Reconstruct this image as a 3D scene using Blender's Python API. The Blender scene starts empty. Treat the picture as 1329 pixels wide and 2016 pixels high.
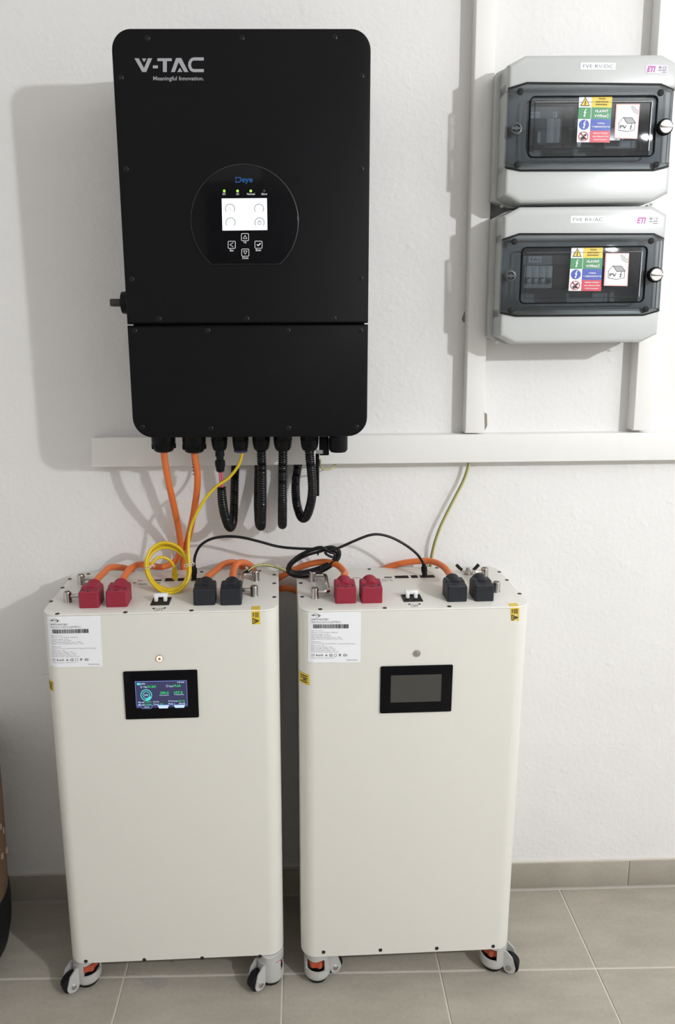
import bpy, bmesh, math, random
from mathutils import Vector, Matrix

random.seed(4)
S = bpy.context.scene
COL = S.collection
PI = math.pi

# ------------------------------------------------------------------ camera
CAM = Vector((0.015593, -1.51042, 1.356048))
PITCH, YAW, ROLL, FPX = 0.202079, 0.030185, -0.0029, 1410.82
PPX, PPY = -44.837, -75.2435
_f = Vector((math.sin(YAW) * math.cos(PITCH), math.cos(YAW) * math.cos(PITCH), -math.sin(PITCH)))
_r0 = Vector((math.cos(YAW), -math.sin(YAW), 0))
_u0 = _r0.cross(_f)
_r = math.cos(ROLL) * _r0 + math.sin(ROLL) * _u0
_u = -math.sin(ROLL) * _r0 + math.cos(ROLL) * _u0
cd = bpy.data.cameras.new('camera')
cam = bpy.data.objects.new('camera', cd)
COL.objects.link(cam)
M = Matrix((( _r.x, _u.x, -_f.x, CAM.x), (_r.y, _u.y, -_f.y, CAM.y), (_r.z, _u.z, -_f.z, CAM.z), (0, 0, 0, 1)))
cam.matrix_world = M
cd.sensor_fit = 'VERTICAL'
cd.sensor_height = 36
cd.sensor_width = 36
cd.lens = FPX * 36 / 2016
cd.shift_x = -PPX / 2016
cd.shift_y = PPY / 2016
cd.clip_start = 0.02
S.camera = cam

# ------------------------------------------------------------------ world, lamp, fill light, exposure
w = bpy.data.worlds.new('world')
S.world = w
w.use_nodes = True
w.node_tree.nodes['Background'].inputs[0].default_value = (0.9, 0.95, 1, 1)
w.node_tree.nodes['Background'].inputs[1].default_value = 0.05
S.view_settings.view_transform = 'Standard'
S.view_settings.look = 'None'
S.view_settings.gamma = 1
S.view_settings.use_curve_mapping = False
S.view_settings.exposure = 0.0
try:
    S.cycles.use_denoising = True
    S.cycles.max_bounces = 12
    S.cycles.diffuse_bounces = 6
    S.cycles.transparent_max_bounces = 16
    S.cycles.sample_clamp_indirect = 6
    S.cycles.caustics_reflective = False
    S.cycles.caustics_refractive = False
except Exception:
    pass
LAMP = Vector((1.74, -2.0, 1.99))
LAMP_W = 114.0
ld = bpy.data.lights.new('wall_lamp_light', 'POINT')
ld.energy = LAMP_W
ld.color = (0.95, 0.975, 1.0)
ld.shadow_soft_size = 0.036
lo = bpy.data.objects.new('wall_lamp_light', ld)
COL.objects.link(lo)
lo.location = LAMP
# added area light for soft fill, above and behind the camera
FILL_W = 2.3
ad = bpy.data.lights.new('fill_area_light', 'AREA')
ad.energy = FILL_W
ad.shape = 'RECTANGLE'
ad.size = 1.2
ad.size_y = 0.9
ad.color = (0.95, 0.985, 1.0)
ao = bpy.data.objects.new('fill_area_light', ad)
COL.objects.link(ao)
ao.location = (-0.6, -2.2, 2.575)


# ------------------------------------------------------------------ pixel of the photograph -> point in the room
def ray(px, py):
    return _f + _r * ((px - 664.5 - PPX) / FPX) - _u * ((py - 1008 - PPY) / FPX)


def at(px, py, y):
    d = ray(px, py)
    return CAM + d * ((y - CAM.y) / d.y)


def atz(px, py, z):
    d = ray(px, py)
    return CAM + d * ((z - CAM.z) / d.z)


def hit(px, py, o, n):
    d = ray(px, py)
    return CAM + d * ((o - CAM).dot(n) / d.dot(n))


# ------------------------------------------------------------------ materials
MATS = {}


def mat(name, col, rough=0.5, metal=0.0, emit=None, strength=1.0, var=0.04, scale=40.0, bump=0.0, bscale=200.0, spec=0.5, coat=0.0):
    m = bpy.data.materials.new(name)
    m.use_nodes = True
    nt = m.node_tree
    b = nt.nodes['Principled BSDF']
    b.inputs['Roughness'].default_value = rough
    b.inputs['Metallic'].default_value = metal
    b.inputs['Specular IOR Level'].default_value = spec
    b.inputs['Coat Weight'].default_value = coat
    b.inputs['Coat Roughness'].default_value = 0.05
    tc = nt.nodes.new('ShaderNodeTexCoord')
    nz = nt.nodes.new('ShaderNodeTexNoise')
    nz.inputs['Scale'].default_value = scale
    nz.inputs['Detail'].default_value = 4
    nt.links.new(tc.outputs['Object'], nz.inputs['Vector'])
    mx = nt.nodes.new('ShaderNodeMix')
    mx.data_type = 'RGBA'
    c = col
    mx.inputs[6].default_value = (c[0] * (1 - var), c[1] * (1 - var), c[2] * (1 - var), 1)
    mx.inputs[7].default_value = (min(1, c[0] * (1 + var)), min(1, c[1] * (1 + var)), min(1, c[2] * (1 + var)), 1)
    nt.links.new(nz.outputs['Fac'], mx.inputs[0])
    nt.links.new(mx.outputs[2], b.inputs['Base Color'])
    if bump:
        n2 = nt.nodes.new('ShaderNodeTexNoise')
        n2.inputs['Scale'].default_value = bscale
        n2.inputs['Detail'].default_value = 3
        nt.links.new(tc.outputs['Object'], n2.inputs['Vector'])
        bp = nt.nodes.new('ShaderNodeBump')
        bp.inputs['Strength'].default_value = bump
        bp.inputs['Distance'].default_value = 0.001
        nt.links.new(n2.outputs['Fac'], bp.inputs['Height'])
        nt.links.new(bp.outputs[0], b.inputs['Normal'])
    if emit:
        b.inputs['Emission Color'].default_value = (*emit, 1)
        b.inputs['Emission Strength'].default_value = strength
    MATS[name] = m
    return m


def srgb(r, g, b):
    f = lambda c: (c / 255 / 12.92) if c <= 10 else ((c / 255 + 0.055) / 1.055) ** 2.4
    return (f(r), f(g), f(b))


def plaster(name, col, strength):
    m = bpy.data.materials.new(name)
    m.use_nodes = True
    nt = m.node_tree
    b = nt.nodes['Principled BSDF']
    b.inputs['Roughness'].default_value = 0.85
    b.inputs['Specular IOR Level'].default_value = 0.25
    tc = nt.nodes.new('ShaderNodeTexCoord')
    n1 = nt.nodes.new('ShaderNodeTexNoise'); n1.inputs['Scale'].default_value = 9; n1.inputs['Detail'].default_value = 6
    n2 = nt.nodes.new('ShaderNodeTexNoise'); n2.inputs['Scale'].default_value = 85; n2.inputs['Detail'].default_value = 5
    n3 = nt.nodes.new('ShaderNodeTexNoise'); n3.inputs['Scale'].default_value = 26; n3.inputs['Detail'].default_value = 2
    for n in (n1, n2, n3):
        nt.links.new(tc.outputs['Object'], n.inputs['Vector'])
    rp = nt.nodes.new('ShaderNodeMapRange')          # sparse dents and lumps
    rp.inputs[1].default_value = 0.62; rp.inputs[2].default_value = 0.76
    nt.links.new(n3.outputs['Fac'], rp.inputs[0])
    a1 = nt.nodes.new('ShaderNodeMath'); a1.operation = 'MULTIPLY_ADD'; a1.inputs[1].default_value = 0.8
    nt.links.new(rp.outputs[0], a1.inputs[0]); nt.links.new(n2.outputs['Fac'], a1.inputs[2])
    a2 = nt.nodes.new('ShaderNodeMath'); a2.operation = 'MULTIPLY_ADD'; a2.inputs[1].default_value = 3.0
    nt.links.new(n1.outputs['Fac'], a2.inputs[0]); nt.links.new(a1.outputs[0], a2.inputs[2])
    bp = nt.nodes.new('ShaderNodeBump'); bp.inputs['Strength'].default_value = strength; bp.inputs['Distance'].default_value = 0.0022
    nt.links.new(a2.outputs[0], bp.inputs['Height']); nt.links.new(bp.outputs[0], b.inputs['Normal'])
    mx = nt.nodes.new('ShaderNodeMix'); mx.data_type = 'RGBA'
    mx.inputs[6].default_value = (*[c * 0.97 for c in col], 1); mx.inputs[7].default_value = (*[min(1, c * 1.03) for c in col], 1)
    nt.links.new(n1.outputs['Fac'], mx.inputs[0]); nt.links.new(mx.outputs[2], b.inputs['Base Color'])
    return m


def stone(name, col, coord='Object'):
    m = bpy.data.materials.new(name)
    m.use_nodes = True
    nt = m.node_tree
    b = nt.nodes['Principled BSDF']
    b.inputs['Roughness'].default_value = 0.5
    b.inputs['Specular IOR Level'].default_value = 0.35
    ge = nt.nodes.new('ShaderNodeNewGeometry')
    mp = nt.nodes.new('ShaderNodeMapping'); mp.inputs['Scale'].default_value = (1, 3.2, 1); mp.inputs['Rotation'].default_value = (0, 0, 0.5)
    nt.links.new(ge.outputs['Position'], mp.inputs['Vector'])
    n1 = nt.nodes.new('ShaderNodeTexNoise'); n1.inputs['Scale'].default_value = 5; n1.inputs['Detail'].default_value = 7; n1.inputs['Roughness'].default_value = 0.62
    nt.links.new(mp.outputs[0], n1.inputs['Vector'])
    n2 = nt.nodes.new('ShaderNodeTexNoise'); n2.inputs['Scale'].default_value = 120; n2.inputs['Detail'].default_value = 3
    nt.links.new(ge.outputs['Position'], n2.inputs['Vector'])
    ad_ = nt.nodes.new('ShaderNodeMath'); ad_.operation = 'MULTIPLY_ADD'; ad_.inputs[1].default_value = 0.35
    nt.links.new(n2.outputs['Fac'], ad_.inputs[0]); nt.links.new(n1.outputs['Fac'], ad_.inputs[2])
    rp = nt.nodes.new('ShaderNodeMapRange'); rp.inputs[1].default_value = 0.45; rp.inputs[2].default_value = 0.9
    nt.links.new(ad_.outputs[0], rp.inputs[0])
    mx = nt.nodes.new('ShaderNodeMix'); mx.data_type = 'RGBA'
    mx.inputs[6].default_value = (*[c * 0.86 for c in col], 1); mx.inputs[7].default_value = (*[min(1, c * 1.12) for c in col], 1)
    nt.links.new(rp.outputs[0], mx.inputs[0]); nt.links.new(mx.outputs[2], b.inputs['Base Color'])
    bp = nt.nodes.new('ShaderNodeBump'); bp.inputs['Strength'].default_value = 0.08; bp.inputs['Distance'].default_value = 0.001
    nt.links.new(n2.outputs['Fac'], bp.inputs['Height']); nt.links.new(bp.outputs[0], b.inputs['Normal'])
    return m


def smoked(name, tint):
    m = bpy.data.materials.new(name)
    m.use_nodes = True
    nt = m.node_tree
    nt.nodes.remove(nt.nodes['Principled BSDF'])
    out = nt.nodes['Material Output']
    tr = nt.nodes.new('ShaderNodeBsdfTransparent'); tr.inputs[0].default_value = (*tint, 1)
    gl = nt.nodes.new('ShaderNodeBsdfGlossy'); gl.inputs[0].default_value = (1, 1, 1, 1); gl.inputs[1].default_value = 0.03
    fr = nt.nodes.new('ShaderNodeFresnel'); fr.inputs[0].default_value = 1.5
    tc = nt.nodes.new('ShaderNodeTexCoord')
    nz = nt.nodes.new('ShaderNodeTexNoise'); nz.inputs['Scale'].default_value = 9
    nt.links.new(tc.outputs['Object'], nz.inputs['Vector'])
    bp = nt.nodes.new('ShaderNodeBump'); bp.inputs['Strength'].default_value = 0.15; bp.inputs['Distance'].default_value = 0.002
    nt.links.new(nz.outputs['Fac'], bp.inputs['Height'])
    nt.links.new(bp.outputs[0], gl.inputs['Normal'])
    mx = nt.nodes.new('ShaderNodeMixShader')
    nt.links.new(fr.outputs[0], mx.inputs[0]); nt.links.new(tr.outputs[0], mx.inputs[1]); nt.links.new(gl.outputs[0], mx.inputs[2])
    nt.links.new(mx.outputs[0], out.inputs[0])
    return m


WALLM = plaster('white_plaster', (0.775, 0.765, 0.755), 0.45)
TILEM = stone('grey_stoneware', (0.375, 0.345, 0.292))
GROUT = mat('pale_grout', (0.60, 0.555, 0.50), 0.9, bump=0.3, bscale=400)
TRUNK = mat('white_trunking_plastic', (0.80, 0.79, 0.765), 0.42, var=0.02)
BATT = mat('cream_powder_coat', (0.735, 0.72, 0.67), 0.42, var=0.012, bump=0.05, bscale=900)
BLACKP = mat('black_powder_coat', (0.0062, 0.0062, 0.0072), 0.5, var=0.1, bump=0.12, bscale=1400, spec=0.10)
BLACKPL = mat('black_plastic', (0.006, 0.006, 0.007), 0.4, var=0.1, spec=0.16)
BLACKGL = mat('black_glass', (0.004, 0.004, 0.005), 0.06, var=0.05, spec=0.12)
HOLE = mat('dark_screw', (0.02, 0.02, 0.02), 0.35, metal=0.3)
SCREWM = mat('black_screw_steel', (0.006, 0.006, 0.007), 0.3, spec=0.3)
RUBBER = mat('black_rubber', (0.007, 0.007, 0.008), 0.6, spec=0.25)
CONDUIT = mat('black_corrugated_plastic', (0.005, 0.005, 0.006), 0.25, spec=0.3)
CABLEK = mat('black_cable_jacket', (0.008, 0.008, 0.009), 0.35, spec=0.3)
ORANGE = mat('orange_cable_jacket', (0.70, 0.165, 0.038), 0.45, var=0.05)
YELLOW = mat('yellow_cable_jacket', (0.70, 0.50, 0.012), 0.4)
EARTHG = mat('green_earth_sheath', (0.24, 0.27, 0.11), 0.45)
EARTHY = mat('yellow_earth_sheath', (0.50, 0.46, 0.16), 0.45)
REDC = mat('red_connector_plastic', (0.285, 0.022, 0.045), 0.5, spec=0.3, var=0.05)
DKC = mat('anthracite_connector_plastic', (0.018, 0.020, 0.025), 0.5, spec=0.3, var=0.06)
CHROME = mat('polished_steel', (0.50, 0.48, 0.45), 0.18, metal=1.0)
STEEL = mat('brushed_steel', (0.50, 0.48, 0.45), 0.33, metal=1.0)
CASTG = mat('silver_caster_paint', (0.55, 0.55, 0.54), 0.4, metal=0.25)
ORDIAL = mat('orange_dial_plastic', (0.48, 0.085, 0.035), 0.5)
PAPER = mat('white_label', (0.86, 0.87, 0.90), 0.5, var=0.01)
INK = mat('black_ink', (0.035, 0.035, 0.04), 0.6)
GREYINK = mat('grey_ink', (0.22, 0.22, 0.24), 0.6)
REDINK = mat('red_ink', (0.5, 0.05, 0.05), 0.6)
LOGOGREY = mat('silver_print', (0.34, 0.34, 0.36), 0.5)
WHITEPR = mat('white_print', (0.72, 0.72, 0.74), 0.5)
STY = mat('sticker_yellow', (0.74, 0.53, 0.03), 0.35)
STG = mat('sticker_green', (0.03, 0.24, 0.08), 0.35)
STB = mat('sticker_blue', (0.03, 0.07, 0.40), 0.35)
STR = mat('sticker_red', (0.60, 0.035, 0.07), 0.35)
STW = mat('sticker_white', (0.85, 0.84, 0.84), 0.35)
PINKB = mat('sticker_pink_border', (0.85, 0.42, 0.42), 0.35)
ROOFG = mat('printed_grey', (0.36, 0.36, 0.38), 0.5)
MAGENTA = mat('magenta_print', (0.42, 0.03, 0.30), 0.4)
LILAC = mat('silver_lilac_label', (0.62, 0.58, 0.66), 0.35)
BOXG = mat('light_grey_enclosure', (0.50, 0.515, 0.505), 0.30, var=0.015)
BOXI = mat('mid_grey_inner_panel', (0.42, 0.43, 0.43), 0.45)
BREAKER = mat('pale_breaker_plastic', (0.66, 0.67, 0.67), 0.4)
FUSEG = mat('dark_grey_fuse_holder', (0.10, 0.10, 0.105), 0.45)
GLASSD = smoked('smoked_door', (0.64, 0.67, 0.69))
SCREENW = mat('lit_white_screen', (0.02, 0.02, 0.02), 0.3, emit=(0.93, 0.96, 1.0), strength=1.25)
SCREENB = mat('lit_navy_screen', (0.01, 0.01, 0.02), 0.25, emit=(0.035, 0.035, 0.10), strength=1.0)
SCR_G = mat('lit_green_digits', (0.01, 0.01, 0.01), 0.3, emit=(0.03, 0.75, 0.16), strength=1.0)
SCR_C = mat('lit_cyan_lines', (0.01, 0.01, 0.01), 0.3, emit=(0.10, 0.72, 0.72), strength=1.0)
SCR_W = mat('lit_white_digits', (0.01, 0.01, 0.01), 0.3, emit=(0.60, 0.80, 1.0), strength=1.0)
SCR_L = mat('lit_lilac_frame', (0.01, 0.01, 0.01), 0.3, emit=(0.22, 0.32, 0.85), strength=1.0)
SCREENOFF = mat('unlit_screen', (0.055, 0.053, 0.046), 0.25)
SCRDK = mat('screen_grey_icons', (0.05, 0.05, 0.05), 0.3, emit=(0.26, 0.29, 0.30), strength=1.0)
LEDG = mat('green_led', (0.02, 0.1, 0.02), 0.3, emit=(0.35, 1.0, 0.06), strength=1.6)
LEDOFF = mat('unlit_led', (0.03, 0.03, 0.03), 0.3)
LEDR = mat('warm_led_ring', (0.3, 0.1, 0.1), 0.3, emit=(1.0, 0.60, 0.45), strength=1.5)
DEYE = mat('blue_print', (0.005, 0.09, 0.30), 0.4)
BLUEPL = mat('blue_seal', (0.01, 0.015, 0.10), 0.4)
PINKW = mat('red_wire_sheath', (0.50, 0.10, 0.14), 0.45)
WHITEPL = mat('white_plastic', (0.80, 0.80, 0.80), 0.35)
BROWN = mat('brown_cardboard', (0.13, 0.075, 0.04), 0.8, var=0.25, scale=25)
BONE = mat('pale_flecks', (0.32, 0.25, 0.16), 0.7)
TIEW = mat('white_tie', (0.75, 0.72, 0.62), 0.5)
CHIP = mat('exposed_plaster_chip', (0.26, 0.23, 0.18), 0.9)


# ------------------------------------------------------------------ mesh builder
class MB:
    def __init__(s):
        s.v = []; s.f = []; s.mi = []; s.cur = 0

    def add(s, vs, fs):
        b = len(s.v)
        s.v += [tuple(p) for p in vs]
        for f in fs:
            s.f.append([i + b for i in f]); s.mi.append(s.cur)
        return s

    def loft(s, loops, cap0=True, cap1=True, closed=True):
        n = len(loops[0]); vs = []; fs = []
        for l in loops: vs += [tuple(p) for p in l]
        m = n if closed else n - 1
        for k in range(len(loops) - 1):
            for i in range(m):
                j = (i + 1) % n
                fs.append([k * n + i, k * n + j, (k + 1) * n + j, (k + 1) * n + i])
        if cap0: fs.append(list(range(n - 1, -1, -1)))
        if cap1: fs.append([(len(loops) - 1) * n + i for i in range(n)])
        return s.add(vs, fs)

    def box(s, x0, x1, y0, y1, z0, z1, b=0.0):
        if b <= 0:
            vs = [(x, y, z) for z in (z0, z1) for y in (y0, y1) for x in (x0, x1)]
            return s.add(vs, [[0, 2, 3, 1], [4, 5, 7, 6], [0, 1, 5, 4], [2, 6, 7, 3], [0, 4, 6, 2], [1, 3, 7, 5]])
        bm = bmesh.new()
        bmesh.ops.create_cube(bm, size=1)
        for v in bm.verts:
            v.co = Vector(((x0 + x1) / 2 + v.co.x * (x1 - x0), (y0 + y1) / 2 + v.co.y * (y1 - y0), (z0 + z1) / 2 + v.co.z * (z1 - z0)))
        bmesh.ops.bevel(bm, geom=bm.edges[:], offset=b, segments=2, profile=0.5, affect='EDGES')
        bm.verts.index_update()
        s.add([v.co[:] for v in bm.verts], [[v.index for v in f.verts] for f in bm.faces])
        bm.free()
        return s

    def lathe(s, c, axis, prof, seg=24, ref=None, cap=True):
        a = Vector(axis).normalized()
        r = Vector(ref) if ref else (Vector((1, 0, 0)) if abs(a.x) < 0.9 else Vector((0, 0, 1)))
        e1 = (r - a * r.dot(a)).normalized(); e2 = a.cross(e1)
        c = Vector(c)
        loops = []
        for t, rad in prof:
            rad = max(rad, 1e-5)
            loops.append([c + a * t + (e1 * math.cos(2 * PI * i / seg) + e2 * math.sin(2 * PI * i / seg)) * rad for i in range(seg)])
        return s.loft(loops, cap, cap)

    def cyl(s, c, axis, r, h, seg=20, b=0.0):
        if b: return s.lathe(c, axis, [(0, r - b), (b * 0.4, r - b * 0.3), (b, r), (h - b, r), (h - b * 0.4, r - b * 0.3), (h, r - b)], seg)
        return s.lathe(c, axis, [(0, r), (h, r)], seg)

    def tube(s, pts, r, seg=10, step=0.006, rf=None, cap=True):
        P = spline(pts, step)
        n = len(P)
        T = [(P[min(i + 1, n - 1)] - P[max(i - 1, 0)]).normalized() for i in range(n)]
        a = Vector((0, 0, 1)) if abs(T[0].z) < 0.9 else Vector((1, 0, 0))
        e1 = (a - T[0] * a.dot(T[0])).normalized()
        loops = []; L = 0
        for i in range(n):
            if i: L += (P[i] - P[i - 1]).length
            e1 = (e1 - T[i] * e1.dot(T[i])).normalized(); e2 = T[i].cross(e1)
            rr_ = rf(L) if rf else r
            loops.append([P[i] + (e1 * math.cos(2 * PI * k / seg) + e2 * math.sin(2 * PI * k / seg)) * rr_ for k in range(seg)])
        return s.loft(loops, cap, cap)


def spline(pts, step):
    P = [Vector(p) for p in pts]
    Q = [P[0] * 2 - P[1]] + P + [P[-1] * 2 - P[-2]]
    out = []
    for i in range(1, len(Q) - 2):
        p0, p1, p2, p3 = Q[i - 1:i + 3]
        d0 = max((p1 - p0).length ** 0.5, 1e-5); d1 = max((p2 - p1).length ** 0.5, 1e-5); d2 = max((p3 - p2).length ** 0.5, 1e-5)
        m1 = ((p1 - p0) / d0 - (p2 - p0) / (d0 + d1) + (p2 - p1) / d1) * d1
        m2 = ((p2 - p1) / d1 - (p3 - p1) / (d1 + d2) + (p3 - p2) / d2) * d1
        n = max(2, int((p2 - p1).length / step))
        for k in range(n):
            t = k / n
            out.append(p1 * (2 * t**3 - 3 * t**2 + 1) + m1 * (t**3 - 2 * t**2 + t) + p2 * (-2 * t**3 + 3 * t**2) + m2 * (t**3 - t**2))
    out.append(P[-1])
    return out


def obj(name, mb, m, parent=None, smooth=35, kind=None, label=None):
    me = bpy.data.meshes.new(name)
    me.from_pydata(mb.v, [], mb.f)
    ms = m if isinstance(m, (list, tuple)) else [m]
    for x in ms: me.materials.append(x)
    if len(ms) > 1: me.polygons.foreach_set('material_index', mb.mi)
    me.update()
    bm = bmesh.new(); bm.from_mesh(me)
    if smooth is not None and len(bm.faces) < 60000: bmesh.ops.recalc_face_normals(bm, faces=bm.faces[:])
    bm.to_mesh(me); bm.free()
    if smooth is not None:
        me.shade_smooth()
        me.set_sharp_from_angle(angle=math.radians(smooth))
    o = bpy.data.objects.new(name, me)
    COL.objects.link(o)
    if parent: o.parent = parent
    if kind: o['kind'] = kind
    if label: o['label'] = label
    return o


def root(name, label, cat, loc=(0, 0, 0), rz=0.0, group=None):
    o = bpy.data.objects.new(name, None)
    COL.objects.link(o)
    o.empty_display_size = 0.05
    o.location = loc; o.rotation_euler = (0, 0, rz)
    o['label'] = label; o['category'] = cat
    if group: o['group'] = group
    return o


def tag(o, label, cat, group=None):
    o['label'] = label; o['category'] = cat
    if group: o['group'] = group
    return o


def rr(x0, x1, y0, y1, r, n=8):
    out = []
    for cx, cy, a0 in ((x1 - r, y1 - r, 0), (x0 + r, y1 - r, 90), (x0 + r, y0 + r, 180), (x1 - r, y0 + r, 270)):
        for i in range(n + 1):
            a = math.radians(a0 + 90 * i / n)
            out.append((cx + r * math.cos(a), cy + r * math.sin(a)))
    return out


def inset(poly, d):
    n = len(poly); out = []
    for i in range(n):
        p0, p1, p2 = Vector(poly[i - 1]), Vector(poly[i]), Vector(poly[(i + 1) % n])
        a = (p1 - p0); b = (p2 - p1)
        a = a.normalized() if a.length > 1e-9 else b.normalized()
        b = b.normalized() if b.length > 1e-9 else a
        na, nb = Vector((-a.y, a.x)), Vector((-b.y, b.x))
        q = na + nb
        q = q / max(q.length_squared / 2, 0.2)
        out.append((p1.x + q.x * d, p1.y + q.y * d))
    return out


def plate(mb, poly, y0, y1, b=0.002, seg=3, backb=False):
    """poly in (x, z), counter-clockwise seen from the front; y0 = front, y1 = back; front edge rounded by b"""
    L = []
    for i in range(seg + 1):
        a = i / seg * PI / 2
        L.append([(x, y0 + b * (1 - math.sin(a)), z) for x, z in inset(poly, b * (1 - math.cos(a)))])
    L.reverse()
    L.append([(x, y1, z) for x, z in poly])
    return mb.loft(L)


# flat print: everything maps (u, v) through fn to a point
class Print:
    def __init__(s, fn):
        s.fn = fn; s.m = MB()

    def poly(s, pts):
        s.m.add([s.fn(u, v) for u, v in pts], [list(range(len(pts)))]); return s

    def rect(s, u0, u1, v0, v1, n=1):
        for i in range(n):
            a = u0 + (u1 - u0) * i / n; b = u0 + (u1 - u0) * (i + 1) / n
            s.poly([(a, v0), (b, v0), (b, v1), (a, v1)])
        return s

    def frame(s, u0, u1, v0, v1, t):
        s.rect(u0, u1, v0, v0 + t); s.rect(u0, u1, v1 - t, v1); s.rect(u0, u0 + t, v0 + t, v1 - t); s.rect(u1 - t, u1, v0 + t, v1 - t); return s

    def ring(s, c, r0, r1, a0=0, a1=360, n=28, sy=1.0):
        for i in range(n):
            a = math.radians(a0 + (a1 - a0) * i / n); b = math.radians(a0 + (a1 - a0) * (i + 1) / n)
            q = [(c[0] + r * math.cos(t), c[1] + sy * r * math.sin(t)) for r, t in ((r0, a), (r1, a), (r1, b), (r0, b))]
            s.poly(q if r0 > 0 else q[1:3] + [c])
        return s

    def disc(s, c, r, n=20):
        return s.poly([(c[0] + r * math.cos(2 * PI * i / n), c[1] + r * math.sin(2 * PI * i / n)) for i in range(n)])

    def line(s, a, b, t):
        a, b = Vector(a), Vector(b); d = (b - a).normalized(); n = Vector((-d.y, d.x)) * t / 2
        return s.poly([a - n, b - n, b + n, a + n])

    def bolt(s, c, h, sx=1.0):
        P = [(0.10, 0.5), (-0.16, 0.0), (0.0, 0.02), (-0.10, -0.30), (-0.17, -0.27), (-0.06, -0.5), (0.10, -0.33), (0.02, -0.32), (0.18, 0.12), (0.02, 0.08), (0.20, 0.5)]
        k = [(c[0] + x * h * sx, c[1] + y * h) for x, y in P]
        return s.poly([k[0], k[1], k[2], k[9], k[10]]).poly([k[2], k[3], k[7], k[8], k[9]]).poly([k[3], k[4], k[5], k[6], k[7]])

    def text(s, t, u0, u1, v0, v1, bold=0.0, shear=0.0):
        P, F = glyphs(t, bold, shear)
        x0 = min(p[0] for p in P); x1 = max(p[0] for p in P); y0 = min(p[1] for p in P); y1 = max(p[1] for p in P)
        s.m.add([s.fn(u0 + (p[0] - x0) / (x1 - x0) * (u1 - u0), v0 + (p[1] - y0) / (y1 - y0) * (v1 - v0)) for p in P], F)
        return s

    def done(s, name, m, parent):
        o = obj(name, s.m, m, parent, smooth=None)
        if name in ('label_small_print', 'screen_gauges', 'panel_lettering', 'white_digits', 'green_digits', 'port_print', 'house_print', 'label_lettering'): o['kind'] = 'stuff'
        return o


_G = {}


def glyphs(t, bold, shear):
    k = (t, bold, shear)
    if k not in _G:
        cu = bpy.data.curves.new('lettering', 'FONT')
        cu.body = t; cu.offset = bold; cu.shear = shear; cu.resolution_u = 3
        o = bpy.data.objects.new('lettering', cu)
        COL.objects.link(o)
        dg = bpy.context.evaluated_depsgraph_get()
        me = bpy.data.meshes.new_from_object(o.evaluated_get(dg))
        _G[k] = ([v.co[:2] for v in me.vertices], [list(p.vertices) for p in me.polygons])
        bpy.data.objects.remove(o); bpy.data.meshes.remove(me); bpy.data.curves.remove(cu)
    return _G[k]


# ================================================================== SETTING
RX0, RX1, RY0, RH = -1.3, 2.63, -3.5, 2.6


def shell(name, *b, m_=None):
    m = MB(); m.box(*b)
    return obj(name, m, m_ or WALLM, smooth=None, kind='structure')


wall_back = shell('wall_back', RX0 - .1, RX1 + .1, 0, .12, -.05, RH)
shell('wall_left', RX0 - .1, RX0, RY0, 0, -.05, RH)
shell('wall_right', RX1, RX1 + .1, RY0, 0, -.05, RH)
shell('wall_front', RX0 - .1, RX1 + .1, RY0 - .1, RY0, -.05, RH, m_=plaster('grey_plaster', (0.36, 0.355, 0.35), 0.3))
shell('ceiling', RX0 - .1, RX1 + .1, RY0 - .1, .12, RH, RH + .1)
m = MB(); m.box(RX0, RX1, RY0, 0, -.05, -.0016)
floor = obj('floor', m, GROUT, smooth=None, kind='structure')

T0, TS, G1, TYAW = -0.014329, 0.337121, 0.228016, 0.012472
GAP = 0.0017


def clip(poly, n, c):
    out = []
    for i in range(len(poly)):
        p, q = poly[i - 1], poly[i]
        dp, dq = p[0] * n[0] + p[1] * n[1] - c, q[0] * n[0] + q[1] * n[1] - c
        if (dp <= 0) != (dq <= 0):
            t = dp / (dp - dq); out.append((p[0] + t * (q[0] - p[0]), p[1] + t * (q[1] - p[1])))
        if dq <= 0: out.append(q)
    return out


def tile_mesh(poly, z0, z1):
    mb = MB(); n = len(poly)
    if n < 3: return None
    ip = inset(poly, 0.0012)
    mb.loft([[(x, y, z0) for x, y in poly], [(x, y, z1 - .0012) for x, y in poly], [(x, y, z1) for x, y in ip]])
    return mb


whole = None
for i in range(-6, 9):
    for j in range(-1, 11):
        x0, x1 = T0 + i * TS + GAP, T0 + (i + 1) * TS - GAP
        y0, y1 = -G1 - (j + 1) * TS + GAP, -G1 - j * TS - GAP
        poly = [(x + TYAW * y, y - TYAW * (x - .5)) for x, y in ((x0, y0), (x1, y0), (x1, y1), (x0, y1))]
        full = True
        for nrm, c in (((0, 1), -.0095), ((0, -1), -RY0 - .004), ((1, 0), RX1 - .004), ((-1, 0), -RX0 - .004)):
            if any(p[0] * nrm[0] + p[1] * nrm[1] > c for p in poly):
                full = False; poly = clip(poly, nrm, c)
        if len(poly) < 3 or abs(max(p[1] for p in poly) - min(p[1] for p in poly)) < .02 or abs(max(p[0] for p in poly) - min(p[0] for p in poly)) < .02: continue
        cx, cy = sum(p[0] for p in poly) / len(poly), sum(p[1] for p in poly) / len(poly)
        if full and whole:
            t = bpy.data.objects.new('tile', whole); COL.objects.link(t); t.parent = floor; t.location = (cx, cy, 0)
        else:
            mb = tile_mesh([(p[0] - cx, p[1] - cy) for p in poly], -.008, 0)
            t = obj('tile', mb, TILEM, floor); t.location = (cx, cy, 0)
            if full: whole = t.data

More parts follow.
